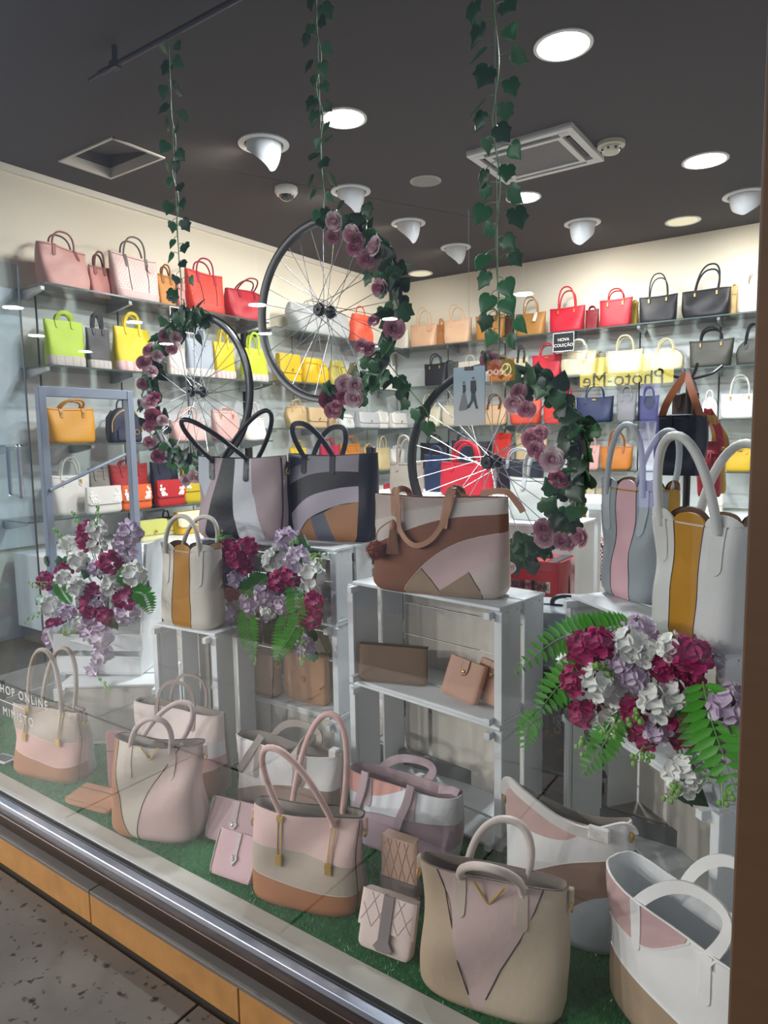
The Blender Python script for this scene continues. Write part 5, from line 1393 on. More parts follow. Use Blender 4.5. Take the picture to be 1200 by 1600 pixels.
# M8 tan round-flap bag
t, w_ = place((450, 1086), (514, 1102), .388, 'tan round-flap crossbody with gold disc leaning in the crate', 'handbag', 'handbag', 'feature bags in the window display')
S = Shape(w_, w_, .19, .05, .04, 5, soft=.002); S.body(leather('#bb8f6b'), t, None)
S.patch([(.02, 1), (.02, .45), (.12, .34), (.88, .34), (.98, .45), (.98, 1)], leather('#c0926d'), t, .006, 'flap')
MB().lathe([(.001, .004), (.012, .003), (.013, 0)], 16, Matrix.Translation(S.front(.5, .5, .007)) @ Matrix.Rotation(PI/2, 4, 'X')).build('gold_disc', GOLD, t)

# ------------------------------------------------------------------ wallets
def wallet(pl, pr, z, hpx, label, col, dep=.025, lean=0., roll=0., soft=.0015, style='zip', col2=None, group='wallets in the window display', lift=0., yaw=0):
    t, w = place(pl, pr, z, label, 'wallet', 'wallet', group, lift)
    h = hpx*mpp(t.location)
    t.rotation_euler = (-lean, roll, t.rotation_euler.z+yaw)
    S = Shape(w, w, h, dep, dep*.9, 7, soft=soft, seed=int(pl[0])); S.body(leather(col), t, None, rows=6)
    if style == 'zip':
        S.line([(0.001, .05), (.0, .5), (.004, .97)], GOLD, t, .0015); MB().tube([p for p in S.ring(1., 40)], .002, 5, closed=True).build('zip', SEAM, t)
    if style == 'snap':
        S.patch([(.42, 1.0), (.42, .72), (.47, .62), (.56, .62), (.6, .72), (.6, 1.0)], leather(col2 or col), t, .004, 'snap_tab')
        MB().ball(S.front(.51, .7, .006), .006, (1, .5, 1), 10, 6).build('snap', GOLD, t)
        S.line([(.42, 1.), (.42, .72), (.51, .6), (.6, .72), (.6, 1.)], SEAM, t, .001)
    if style == 'heart':
        S.patch([(.46, 1.), (.46, .5), (.56, .5), (.56, 1.)], leather('#cdbcb8'), t, .004, 'strap_tab')
        hp = [(.51, .28), (.43, .44), (.45, .52), (.51, .48), (.57, .52), (.59, .44)]
        S.patch(hp, leather('#d5c9c4'), t, .006, 'heart_tab'); MB().ball(S.front(.51, .43, .006), .005, (1, .5, 1), 10, 6).build('snap', CHROME, t)
        S.line([(.02, .03), (.02, .97)], leather('#e5dcd6'), t, .002); S.line([(.97, .03), (.97, .97)], leather('#e5dcd6'), t, .003)
    if style == 'quilt':
        qm = leather(col)
        S.patch([(.01, 1.), (.01, .38), (.99, .38), (.99, 1.)], qm, t, .007, 'flap')
        for k in range(-2, 5):
            a = .25*k
            for sg in (1, -1):
                pts = []
                for j in range(9):
                    v = .4+.58*j/8; u = a+(v-.4)*.55 if sg > 0 else a+.5-(v-.4)*.55
                    if .03 < u < .97: pts.append((u, v))
                if len(pts) > 2: S.line(pts, leather(col2 or col), t, .0008, .0076, 'quilting', 2)
    if style == 'flat':
        S.line([(.02, .7), (.5, .7), (.98, .7)], SEAM, t, .0012); S.line([(.02, .02), (.98, .02)], leather('#8a5a44'), t, .0015)
    return t, S
wallet((562, 1062), (668, 1072), ZBs+.001, 58, 'long dark taupe suede zip wallet in the crate', '#75604f', .03, lean=.12, style='zip', lift=.002)
wallet((690, 1090), (744, 1106), ZBs+.001, 62, 'pinkish tan snap wallet leaning against the brown one', '#b98c76', .03, lean=.35, style='snap', roll=.12, lift=.012)
wallet((738, 1092), (782, 1110), ZBs+.001, 62, 'rose tan snap wallet in the corner of its crate', '#b58a76', .03, lean=.35, style='snap', roll=.08, lift=.010)
# grass wallets
t, S = wallet((99, 1254), (170, 1274), ZG+.014, 46, 'tan flat wallet lying on the grass', '#bb8763', .018, lean=1.45, style='flat', lift=.008)
wallet((172, 1238), (204, 1240), ZG+.003, 100, 'mauve clutch standing behind the cream V bag', '#a87a76', .02, style='flat')
wallet((322, 1308), (402, 1328), ZG+.002, 62, 'lilac pink long wallet with heart tab behind its twin', '#cda9ae', .024, lean=.45, style='heart')
wallet((330, 1362), (394, 1384), ZG+.002, 66, 'lilac pink square wallet with heart tab before its long twin', '#d3adb3', .028, lean=.5, style='heart')
t, S = wallet((604, 1408), (654, 1426), ZG+.002, 118, 'quilted blush wallet with grey strap in clear wrap', '#cba795', .028, style='quilt', col2='#b8927f')
S.patch([(0, .28), (1, .28), (1, .44), (0, .44)], suede('#7d7371'), t, .011, 'strap')
t, S = wallet((562, 1472), (643, 1504), ZG+.002, 84, 'quilted cream wallet with grey vertical strap', '#dcc9c1', .034, lean=.35, style='quilt', col2='#c7b0a6')
S.patch([(.42, .22), (.62, .22), (.62, 1.), (.42, 1.)], suede('#8a7f7d'), t, .011, 'strap'); S.patch([(.34, .12), (.42, .05), (.62, .05), (.7, .12), (.62, .24), (.42, .24)], suede('#8a7f7d'), t, .010, 'strap_tip')
# ================================================================== wheels, garlands, ivy, flowers
BLK = M('rim_black', '#0d0d11', .28, spec=.6)
SPK = M('spoke_steel', '#d5d8dc', .2, metal=1)
RW = .335
def wheel(c, label):
    t = thing('bicycle_wheel', label, 'bicycle wheel', c, 0, 'hanging bicycle wheels')
    # box section rim
    pts = [Vector((RW*math.cos(a), 0, RW*math.sin(a))) for a in [2*PI*k/72 for k in range(72)]]
    pr = [(-.012, .012), (-.013, .002), (-.008, -.014), (.008, -.014), (.013, .002), (.012, .012), (.006, .007), (-.006, .007)]
    mb = MB(); vs = []; m = len(pr)
    for p in pts:
        d = p.normalized()
        vs += [p*((RW-.012)/RW)+Vector((0, a, 0))+d*b for a, b in pr]
    n = len(pts); fs = [(i*m+k, i*m+(k+1) % m, ((i+1) % n)*m+(k+1) % m, ((i+1) % n)*m+k) for i in range(n) for k in range(m)]
    mb.add(vs, fs).build('rim', BLK, t, ang=35)
    Ry = Matrix.Rotation(-PI/2, 4, 'X')
    MB().lathe([(.001, -.055), (.005, -.055), (.005, -.04), (.016, -.038), (.024, -.034), (.024, -.029), (.012, -.024), (.011, .024), (.012, .024), (.024, .029), (.024, .034), (.016, .038), (.005, .04), (.005, .055), (.001, .055)], 20, Ry).build('hub', BLK, t, ang=30)
    for s in (-1, 1): MB().lathe([(.006, s*.041), (.019, s*.041), (.019, s*.047), (.006, s*.047)], 16, Ry).build('sprocket_ring', M('hub_dark', '#1c1d20', .4), t)
    me = MB().tube([(0, 0, 0), (0, 0, 1)], .0014, 5).mesh('spoke', SPK)
    for k in range(32):
        a = 2*PI*k/32; s = 1 if k % 2 else -1; q = 1 if (k//2) % 2 else -1
        h = a+q*1.15
        p0 = Vector((.022*math.cos(h), s*.031, .022*math.sin(h))); p1 = Vector(((RW-.024)*math.cos(a), 0, (RW-.024)*math.sin(a)))
        d = p1-p0; mw = Matrix.Translation(p0) @ d.to_track_quat('Z', 'Y').to_matrix().to_4x4() @ Matrix.Diagonal((1, 1, d.length, 1))
        obj('spoke', me, t, mw)
    MB().tube([(0, 0, -RW+.03), (0, 0, -RW+.06)], .003, 6).build('valve', M('hub_dark', '#1c1d20', .4), t)
    return t
W1, W2, W3 = P(308, 612, y=2.03), P(508, 486, y=2.01), P(768, 722, y=2.14)
wheel(W1, 'black bicycle wheel with garland, lowest hanging above the lime shopper shelf')
wheel(W2, 'black bicycle wheel with garland before the silver satchel, highest of three')
wheel(W3, 'black bicycle wheel with garland behind the brown pompom shopper')

# ---- leaves and roses
def leaf_mesh(name, mat, lobes=True):
    # heart/ivy outline in XY, stem at origin, tip at +Y, unit length
    out = [(0, 0), (.18, -.1), (.38, -.05), (.5, .14), (.46, .36), (.36, .52), (.2, .74), (0, 1.0)] if not lobes else [(0, .02), (.14, -.12), (.34, -.1), (.5, .12), (.44, .32), (.52, .5), (.3, .62), (.16, .8), (0, 1.0)]
    rows = out; vs = []; fs = []
    mid = [(0, y) for _, y in rows]
    for i, (x, y) in enumerate(rows):
        yy = max(y, 0.02)
        vs.append((0, min(max(y, .0), 1), .03*math.sin(PI*yy)))
        zz = .10*x+.05*math.sin(5*y)
        vs.append((x*.55, y, .09*x+.02)); vs.append((x, y, -.08*x*x-.05*y*y+.02))
        vs.append((-x*.55, y, .09*x+.02)); vs.append((-x, y, -.08*x*x-.05*y*y+.02))
    for i in range(len(rows)-1):
        a, b = i*5, i*5+5
        fs += [(a, a+1, b+1, b), (a+1, a+2, b+2, b+1), (a, b, b+3, a+3), (a+3, b+3, b+4, a+4)]
    return MB().add(vs, fs).mesh(name, mat, ang=80)
def leafmat(name, col, rough=.3):
    return M(name, col, rough, var=.4, vscale=40, spec=.6, bump=.1, bscale=60)
LV = [leaf_mesh('leaf', leafmat('leaf_%d' % i, c), i % 2 == 0) for i, c in enumerate(('#1f5a2c', '#17401f', '#2b6e36', '#12321b'))]
LVV = [leaf_mesh('leaf', leafmat('vine_leaf_%d' % i, c), i % 2 == 0) for i, c in enumerate(('#1f6b3a', '#2b7d45', '#174f2e'))]
STEMG = M('stem_green', '#5c8a4a', .5)
rr = random.Random(21)
def rot_rand(tilt=.9, face=(0, -1, 0)):
    """leaf matrix whose upper face looks roughly toward face"""
    z = (Vector(face)+Vector((rr.gauss(0, tilt*.5), rr.gauss(0, tilt*.35), rr.gauss(0, tilt*.5)))).normalized()
    return z
def leaf_at(me, parent, pos, ydir, face, size):
    z = Vector(face).normalized(); y = Vector(ydir); y = (y-z*y.dot(z))
    if y.length < 1e-3: y = z.orthogonal()
    y.normalize(); x = y.cross(z)
    m = Matrix((x*size, y*size, z*size)).transposed().to_4x4(); m.translation = Vector(pos)
    return obj('leaf', me, parent, m)
def rose_mesh(name, mat, seed):
    r = random.Random(seed); mb = MB()
    for w_, (n, R, open_, hgt) in enumerate(((3, .28, .15, .62), (4, .45, .4, .66), (5, .68, .75, .62), (6, .9, 1.15, .5))):
        for k in range(n):
            a0 = 2*PI*k/n+w_*.7+r.uniform(-.2, .2); hw = PI/n*1.25; vs = []
            for i in range(5):
                v = i/4
                for j in range(5):
                    u = (j/4-.5)*2
                    a = a0+u*hw*(1-.25*v*v)
                    rad = R*(.35+.65*math.sin(min(1.0, v*1.05)*PI/2))+(.12*open_ if v > .8 else 0)
                    z = -.35+hgt*v*1.3*(1-.12*u*u)-open_*.25*v*v
                    vs.append((rad*math.cos(a), rad*math.sin(a), z))
            mb.add(vs, [(i*5+j, i*5+j+1, i*5+j+6, i*5+j+5) for i in range(4) for j in range(4)])
    return mb.mesh(name, mat, ang=80)
def heart_mesh(mat):
    mb = MB(); pts = []
    for i in range(40):
        a = i*.55; pts.append((.02+.006*i*math.cos(a)*1.0, .006*i*math.sin(a), .34-.004*i))
    mb.tube(pts, .035, 5); mb.ball((0, 0, .05), .26, (1, 1, 1.2), 10, 8)
    return mb.mesh('heart', mat)
def petalmat(name, c0, c1):
    m = M(name, c0, .6, sheen=.3)
    nt = m.node_tree; tc = nt.nodes.new('ShaderNodeTexCoord'); n = nt.nodes.new('ShaderNodeTexNoise'); n.inputs['Scale'].default_value = 1.6
    r = nt.nodes.new('ShaderNodeValToRGB'); r.color_ramp.elements[0].color = (*lin(c0), 1); r.color_ramp.elements[1].color = (*lin(c1), 1)
    r.color_ramp.elements[0].position = .36; r.color_ramp.elements[1].position = .64
    nt.links.new(tc.outputs['Object'], n.inputs['Vector']); nt.links.new(n.outputs[0], r.inputs[0]); nt.links.new(r.outputs[0], nt.nodes['Principled BSDF'].inputs['Base Color'])
    return m
RM = [rose_mesh('rose', petalmat('rose_pink', '#ecc4cd', '#d98aa6'), 1), rose_mesh('rose', petalmat('rose_pale', '#f8ecea', '#e8bcc8'), 2), rose_mesh('rose', petalmat('rose_deep', '#cf7597', '#aa4a72'), 3)]
HM = [heart_mesh(M('rose_heart_0', '#b8557c', .6)), heart_mesh(M('rose_heart_1', '#d08aa4', .6)), heart_mesh(M('rose_heart_2', '#7d2448', .6))]
def rose_at(parent, pos, face, size, k):
    z = Vector(face).normalized(); x = z.orthogonal().normalized(); y = z.cross(x)
    m = Matrix((x*size, y*size, z*size)).transposed().to_4x4(); m.translation = Vector(pos)
    o = obj('rose', RM[k], parent, m); obj('heart', HM[k], o)
    return o
def garland(cw, a0, a1, label, nleaf, roses, extra=()):
    """leaves wound along the rim from angle a0 to a1 (degrees); roses = photograph pixels"""
    t = thing('flower_garland', label, 'garland', cw, 0, 'rose garlands on the wheels')
    pts = []
    for i in range(40):
        a = math.radians(a0+(a1-a0)*i/39); r = RW+.012*math.sin(i*1.3)
        pts.append((r*math.cos(a), .022*math.cos(i*1.1)-.012, r*math.sin(a)))
    MB().tube(catmull(pts, 2), .0035, 5).build('vine', STEMG, t)
    for i in range(nleaf):
        a = math.radians(a0+(a1-a0)*(i+rr.random())/nleaf); r = RW+rr.gauss(-.02, .024)
        pos = (r*math.cos(a), rr.uniform(-.05, .02), r*math.sin(a))
        yd = Vector((math.cos(a)*rr.uniform(-1, 1)+rr.gauss(0, .4), rr.gauss(0, .4), math.sin(a)*rr.uniform(-1, 1)+rr.gauss(0, .4)-.3))
        leaf_at(LV[rr.randrange(4)], t, pos, yd, rot_rand(), rr.uniform(.042, .066))
    for (px, py, s, k) in roses:
        p = P(px, py, y=cw.y-.045-rr.random()*.02)
        fc = (Vector((0, 0, HC))-p).normalized()+Vector((rr.gauss(0, .35), 0, rr.gauss(0, .35)))
        rose_at(t, p-cw, fc, s, k)
    for (px, py, s) in extra:
        p = P(px, py, y=cw.y-.03)-cw
        leaf_at(LV[rr.randrange(3)], t, p, (rr.gauss(0, 1), 0, rr.gauss(0, 1)-.4), rot_rand(.6), s)
    return t
garland(W1, 72, 282, 'rose garland on the lowest wheel above the red flower bags', 105,
    [(258, 525, .030, 0), (275, 528, .028, 1), (268, 545, .026, 0), (233, 547, .034, 0), (246, 556, .026, 1), (225, 567, .034, 0), (237, 580, .028, 1), (224, 600, .030, 0), (233, 629, .036, 1), (242, 620, .026, 2), (240, 652, .040, 2), (254, 657, .026, 1), (232, 667, .026, 0), (234, 691, .030, 0), (247, 713, .032, 2), (304, 745, .032, 1), (290, 750, .026, 1)],
    [(290, 480, .06), (268, 470, .06), (305, 500, .06), (282, 510, .06), (298, 735, .06), (275, 725, .06)])
garland(W2, 84, -88, 'rose garland on the highest wheel by the silver satchel', 95,
    [(521, 346, .034, 1), (520, 370, .026, 0), (548, 365, .032, 1), (556, 375, .032, 0), (553, 388, .028, 0), (584, 384, .034, 1), (573, 405, .034, 0), (593, 450, .032, 0), (584, 500, .024, 0), (616, 513, .038, 0), (566, 540, .028, 0), (577, 545, .026, 2), (540, 600, .036, 1), (555, 602, .032, 1), (514, 625, .038, 2), (520, 642, .032, 0), (538, 620, .030, 2), (553, 622, .034, 1), (525, 634, .022, 0)],
    [(502, 341, .05), (551, 345, .05), (628, 500, .06), (580, 610, .06), (572, 620, .07), (590, 600, .07), (600, 580, .06), (560, 595, .07)])
garland(W3, 62, -112, 'rose garland on the wheel behind the brown pompom shopper', 85,
    [(765, 562, .032, 0), (775, 575, .028, 0), (811, 612, .028, 0), (804, 630, .036, 1), (823, 640, .030, 0), (832, 685, .036, 0), (838, 702, .030, 0), (850, 710, .030, 0), (863, 718, .040, 1), (845, 676, .026, 0), (873, 748, .034, 2), (849, 825, .032, 0), (851, 840, .034, 1), (877, 845, .030, 0), (889, 850, .024, 0), (905, 840, .032, 0), (795, 888, .024, 1)],
    [(790, 570, .07), (815, 590, .08), (830, 600, .08), (845, 585, .07), (800, 600, .06), (870, 610, .07), (880, 690, .06), (905, 720, .07), (895, 760, .07), (850, 800, .07), (810, 850, .07), (800, 870, .07), (825, 870, .07), (835, 860, .07), (865, 770, .06)])

# ---- hanging ivy strands
def ivy(px_top, px_bot, y, label, n, smin, smax, spread, y0px, ztop=ZR):
    a, b = P(*px_top, y=y), P(*px_bot, y=y)
    top = Vector((P(*px_top, y=YR).x, YR, ztop)); t = thing('ivy_strand', label, 'ivy', (b.x, y, b.z), 0, 'hanging ivy strands')
    base = Vector((b.x, y, b.z))
    pts = []
    N = 26
    for i in range(N+1):
        q = i/N; p = top.lerp(base, q); w_ = math.sin(q*PI)
        pts.append(p-base+Vector((.010*math.sin(i*.9)*w_, .006*math.cos(i*1.3)*w_, 0)))
    MB().tube(catmull(pts, 3), .0026, 6).build('vine', STEMG, t)
    MB().tube([top-base, Vector((0, 0, -.02))], .0008, 4).build('hanging_line', M('nylon', '#b9c2c4', .3), t)
    for i in range(n):
        q = (i+rr.uniform(-.2, .2))/n; q = min(max(q, .0), 1); k = q*N; i0 = min(int(k), N-1); p = pts[i0].lerp(pts[i0+1], k-i0)
        s = 1 if i % 2 else -1
        off = Vector((s*rr.uniform(.4, 1.)*spread, rr.uniform(-.02, .02), rr.uniform(-.02, .015)))
        me_ = MB().tube(catmull([p, p+off*.6+Vector((0, 0, .006)), p+off], 3), .0014, 5).build('petiole', STEMG, t)
        leaf_at(LVV[rr.randrange(3)], t, p+off, (s*.5+rr.gauss(0, .3), 0, -1), rot_rand(.7), rr.uniform(smin, smax))
    return t
ivy((262, 45), (284, 478), 2.02, 'thin ivy strand hanging down to the lowest wheel', 28, .042, .058, .058, 45)
ivy((494, 0), (506, 345), 2.00, 'thin ivy strand hanging down to the highest wheel', 28, .036, .055, .034, 0)
ivy((770, 0), (780, 575), 2.09, 'full bright ivy strand hanging down before the tan suede bags', 44, .05, .068, .055, 0)
# loose shoot beside the highest wheel
o_ = P(612, 575, y=2.04)
t = thing('ivy_shoot', 'loose ivy shoot dangling between two wheels', 'ivy', o_)
sp = [P(a, b, y=2.04)-o_ for a, b in ((600, 560), (625, 590), (645, 615), (668, 645), (668, 665))]
MB().tube(catmull(sp, 5), .002, 5).build('vine', STEMG, t)
for (a, b, s) in ((606, 585, .06), (626, 610, .06), (648, 640, .05), (636, 625, .05), (668, 660, .06), (622, 590, .06), (634, 600, .05), (660, 635, .05)):
    leaf_at(LV[rr.randrange(3)], t, P(a, b, y=2.04)-o_, (rr.gauss(0, .5), 0, -1), rot_rand(.5), s)

# ---- blossoms, sprigs and ferns
def blossom_mesh(name, mat, seed):
    r = random.Random(seed); mb = MB()
    for k in range(11):
        # floret centres spread over a dome
        ph = k*2.4; el = math.acos(1-1.25*(k+.5)/11)
        n = Vector((math.sin(el)*math.cos(ph), math.sin(el)*math.sin(ph), math.cos(el))); c = n*.62
        x = n.orthogonal().normalized(); y = n.cross(x)
        m = r.choice((4, 5)); tw = r.uniform(0, 6)
        for j in range(m):
            a = tw+2*PI*j/m; d = x*math.cos(a)+y*math.sin(a); s = n.cross(d); L = r.uniform(.38, .5); W_ = L*.62
            cup = r.uniform(.05, .3)
            vs = [c, c+d*L*.35+s*W_*.6+n*.03, c+d*L*.35-s*W_*.6+n*.03, c+d*L*.8+s*W_*.9+n*cup*.5, c+d*L*.8-s*W_*.9+n*cup*.5, c+d*L*.75+n*(cup*.5-.05), c+d*L*1.05+s*W_*.45+n*cup, c+d*L*1.05-s*W_*.45+n*cup, c+d*L*.4-n*.02]
            mb.add(vs, [(0, 1, 8), (0, 8, 2), (1, 3, 5, 8), (2, 8, 5, 4), (3, 6, 5), (4, 5, 7), (6, 7, 5)])
    return mb.mesh(name, mat, ang=85)
FM = {'w': [blossom_mesh('blossom', M('petal_white', '#f1f3ee', .6, sheen=.2), s) for s in (1, 2)],
      'l': [blossom_mesh('blossom', M('petal_lilac', '#d6c4da', .6, sheen=.2), s) for s in (3, 4)],
      'm': [blossom_mesh('blossom', M('petal_magenta', '#b01468', .55, sheen=.2, var=.25, vscale=3), s) for s in (5, 6)]}
LFM = MB().add([(0, 0, 0), (.16, .25, .03), (.18, .6, .02), (0, 1, -.02), (-.16, .25, .03), (-.18, .6, .02), (0, .3, -.02), (0, .6, -.02)], [(0, 1, 6), (1, 2, 7, 6), (2, 3, 7), (0, 6, 4), (4, 6, 7, 5), (5, 7, 3)]).mesh('leaflet', leafmat('fern_leaf', '#4aa526', .35), ang=85)
LFM2 = MB().add([(0, 0, 0), (.16, .25, .03), (.18, .6, .02), (0, 1, -.02), (-.16, .25, .03), (-.18, .6, .02), (0, .3, -.02), (0, .6, -.02)], [(0, 1, 6), (1, 2, 7, 6), (2, 3, 7), (0, 6, 4), (4, 6, 7, 5), (5, 7, 3)]).mesh('leaflet', leafmat('fern_leaf_b', '#357f1f', .35), ang=85)
def fern(parent, org, pix, y, wmax, n=20, me=None):
    pts = catmull([P(a, b, y=y+d)-org for a, b, d in pix], 6)
    ln = sum((pts[i+1]-pts[i]).length for i in range(len(pts)-1)); n = max(8, min(26, int(ln/(wmax*.26))))
    o = MB().tube(pts, lambda q: .0022*(1-.7*q), 5).build('fern_frond', M('fern_stem', '#5f9a3a', .5), parent)
    # arc length
    for i in range(n):
        q = (i+.6)/n; k = q*(len(pts)-1); i0 = min(int(k), len(pts)-2); p = pts[i0].lerp(pts[i0+1], k-i0); t_ = (pts[i0+1]-pts[i0]).normalized()
        view = (CAM-org-p).normalized(); side = t_.cross(view).normalized()
        L = wmax*(math.sin(PI*min(1, .18+.82*q))**.75)*(1 if q < .85 else .9)
        for s in (-1, 1):
            d = (side*s+t_*.35+view*rr.uniform(-.15, .1)).normalized()
            z = (view-d*view.dot(d)).normalized(); x = d.cross(z); wd = L*.92
            m = Matrix((x*wd, d*L, z*L)).transposed().to_4x4(); m.translation = p
            obj('leaflet', me or LFM, o, m)
    return o
def bunch(name, label, org, items, ferns, sprigs, y0, size, me=None):
    t = thing(name, label, 'flowers', org, 0, 'silk flower bunches')
    core = Vector(org)
    for (px, py, c) in items:
        y = y0+rr.uniform(-.05, .05)
        p = P(px, py, y=y); fc = (CAM-p).normalized()*.8+(p-core).normalized()*.5+Vector((0, 0, .2))
        z = fc.normalized(); x = z.orthogonal().normalized(); yy = z.cross(x); s = size*rr.uniform(.82, 1.15)
        m = Matrix((x*s, yy*s, z*s)).transposed().to_4x4(); m.translation = p-core
        obj('blossom', FM[c][rr.randrange(2)], t, m)
        q = p-core
        MB().tube(catmull([q, q*.5+Vector((0, .05, .0)), Vector((0, .06, -.02))], 4), .002, 5).build('stem', STEMG, t)
    for f in ferns: fern(t, core, *f[:3], me=f[3] if len(f) > 3 else None)
    for (x0, y0_, x1, y1) in sprigs:
        a, b = P(x0, y0_, y=y0-.04)-core, P(x1, y1, y=y0-.07)-core
        mb = MB().tube([a, a.lerp(b, .5)+Vector((0, -.01, .012)), b], .0016, 5)
        for k in range(9):
            q = a.lerp(b, .25+.75*k/8); mb.ball(q+Vector((rr.gauss(0, .008), rr.gauss(0, .004), rr.gauss(0, .008))), .0055, (1, .7, 1.3), 6, 4)
        mb.build('sprig', leafmat('sprig_green', '#86b85a', .5), t)
    # filler leaves
    for k in range(26):
        px, py, c = items[rr.randrange(len(items))]
        p = P(px+rr.gauss(0, 14), py+rr.gauss(0, 14), y=y0+.05)-core
        leaf_at(LV[rr.randrange(4)], t, p, (rr.gauss(0, 1), rr.gauss(0, .3), rr.gauss(0, 1)), rot_rand(.8), size*rr.uniform(1., 1.6))
    return t
def cv(l, ox, oy, s=2.667): return [(ox+x/s, oy+y/s, c) for x, y, c in l]
b1 = cv([(360, 130, 'm'), (365, 175, 'm'), (460, 265, 'm'), (195, 340, 'm'), (270, 300, 'm'), (520, 410, 'm'), (440, 490, 'm'), (235, 525, 'm'), (370, 390, 'm'), (380, 460, 'm'),
         (405, 125, 'w'), (405, 190, 'w'), (285, 190, 'w'), (330, 255, 'w'), (265, 330, 'w'), (325, 370, 'w'), (465, 355, 'w'), (215, 445, 'w'), (350, 515, 'w'), (560, 310, 'w'), (480, 330, 'w'),
         (540, 140, 'l'), (525, 220, 'l'), (400, 290, 'l'), (405, 415, 'l'), (525, 470, 'l'), (420, 570, 'l'), (430, 640, 'l'), (405, 700, 'l'), (510, 180, 'l'), (285, 470, 'l'), (225, 575, 'l'), (380, 545, 'l')], 0, 780)
o1 = P(150, 985, y=1.66)
bunch('flower_bunch', 'white magenta and lilac silk flowers in the white planter', o1, b1,
      [([(88, 905, 0), (98, 925, -.03), (112, 945, -.04)], 1.6, .035), ([(205, 925, 0), (225, 930, -.03), (236, 960, -.05)], 1.6, .045), ([(190, 925, 0), (195, 900, -.03), (198, 885, -.03)], 1.6, .035)],
      [(130, 830, 112, 800), (150, 830, 152, 795), (100, 845, 82, 825), (75, 910, 45, 915), (72, 955, 40, 968), (150, 1055, 170, 1080), (120, 985, 95, 990)], 1.60, .05)
b2 = [(x, y, c) for x, y, c in cv([(985, 250, 'm'), (1020, 280, 'm'), (950, 210, 'm'), (1160, 350, 'm'), (975, 385, 'm'), (1030, 200, 'm'), (1140, 260, 'w'), (1170, 235, 'w'), (1120, 460, 'w'), (960, 310, 'l'), (930, 290, 'l'), (1050, 435, 'l'), (945, 485, 'l'), (900, 355, 'l'), (1185, 430, 'l'), (990, 335, 'l'), (1110, 400, 'l')], 0, 780)]
b2 += cv([(90, 345, 'm'), (150, 320, 'm'), (225, 490, 'm'), (240, 430, 'm'), (80, 255, 'w'), (215, 380, 'w'), (235, 310, 'w'), (190, 400, 'w'), (175, 250, 'l'), (110, 440, 'l'), (40, 400, 'l'), (50, 475, 'l'), (200, 610, 'l'), (130, 170, 'l')], 400, 780)
o2 = P(425, 935, y=1.86)
bunch('flower_bunch', 'magenta white and lilac silk flowers spilling from the three-crate stack', o2, b2,
      [([(350, 905, 0), (318, 915, -.03), (280, 938, -.05)], 1.78, .05), ([(345, 955, 0), (328, 970, -.04), (312, 993, -.06)], 1.78, .045), ([(385, 950, 0), (388, 985, -.04), (396, 1030, -.06)], 1.78, .045),
       ([(448, 960, 0), (442, 995, -.04), (432, 1035, -.06)], 1.78, .045), ([(460, 905, 0), (464, 940, -.04), (466, 975, -.05)], 1.78, .05), ([(470, 965, 0), (450, 1000, -.04), (430, 1030, -.06)], 1.76, .04), ([(375, 930, 0), (400, 915, -.03), (418, 900, -.03)], 1.78, .05, LFM2)],
      [(480, 870, 508, 868), (455, 860, 465, 845), (475, 985, 470, 1040), (400, 990, 400, 1035), (340, 850, 348, 835)], 1.80, .048)
b3 = cv([(440, 620, 'm'), (500, 600, 'm'), (420, 650, 'm'), (760, 690, 'm'), (820, 710, 'm'), (880, 650, 'm'), (850, 750, 'm'), (430, 895, 'm'), (660, 940, 'm'), (850, 930, 'm'), (690, 975, 'm'), (510, 830, 'm'), (400, 755, 'm'), (650, 890, 'm'), (820, 970, 'm'), (880, 960, 'm'),
         (620, 610, 'w'), (680, 640, 'w'), (490, 765, 'w'), (800, 620, 'w'), (640, 850, 'w'), (600, 870, 'w'), (820, 830, 'w'), (870, 820, 'w'), (510, 910, 'w'), (870, 1130, 'w'), (390, 690, 'w'), (740, 850, 'w'), (850, 1150, 'w'), (560, 790, 'w'),
         (660, 555, 'l'), (760, 930, 'l'), (590, 690, 'l'), (1040, 830, 'l'), (1060, 900, 'l'), (1030, 880, 'l'), (740, 960, 'l'), (1085, 960, 'l'), (1080, 1060, 'l'), (640, 740, 'l')], 750, 780)
o3 = P(1010, 1095, y=1.62)
bunch('flower_bunch', 'magenta and white silk flowers with broad ferns under the scalloped bags', o3, b3,
      [([(985, 978, .03), (935, 985, 0), (870, 1000, -.03), (800, 1055, -.06)], 1.52, .05), ([(915, 1045, 0), (875, 1070, -.03), (840, 1115, -.05)], 1.52, .05), ([(845, 1120, 0), (825, 1135, -.03), (820, 1175, -.05)], 1.5, .035),
       ([(965, 1115, 0), (945, 1160, -.03), (908, 1212, -.05)], 1.52, .042), ([(1098, 1065, .02), (1110, 1120, -.02), (1130, 1180, -.05), (1152, 1240, -.07)], 1.48, .062), ([(1085, 1090, .02), (1092, 1140, -.02), (1108, 1226, -.05)], 1.50, .05, LFM2)],
      [(980, 1125, 945, 1150), (1000, 1115, 985, 1130), (1020, 1165, 990, 1185), (1070, 1215, 1042, 1248), (915, 1150, 905, 1170), (1128, 1200, 1130, 1260), (960, 1050, 925, 1040)], 1.52, .044)

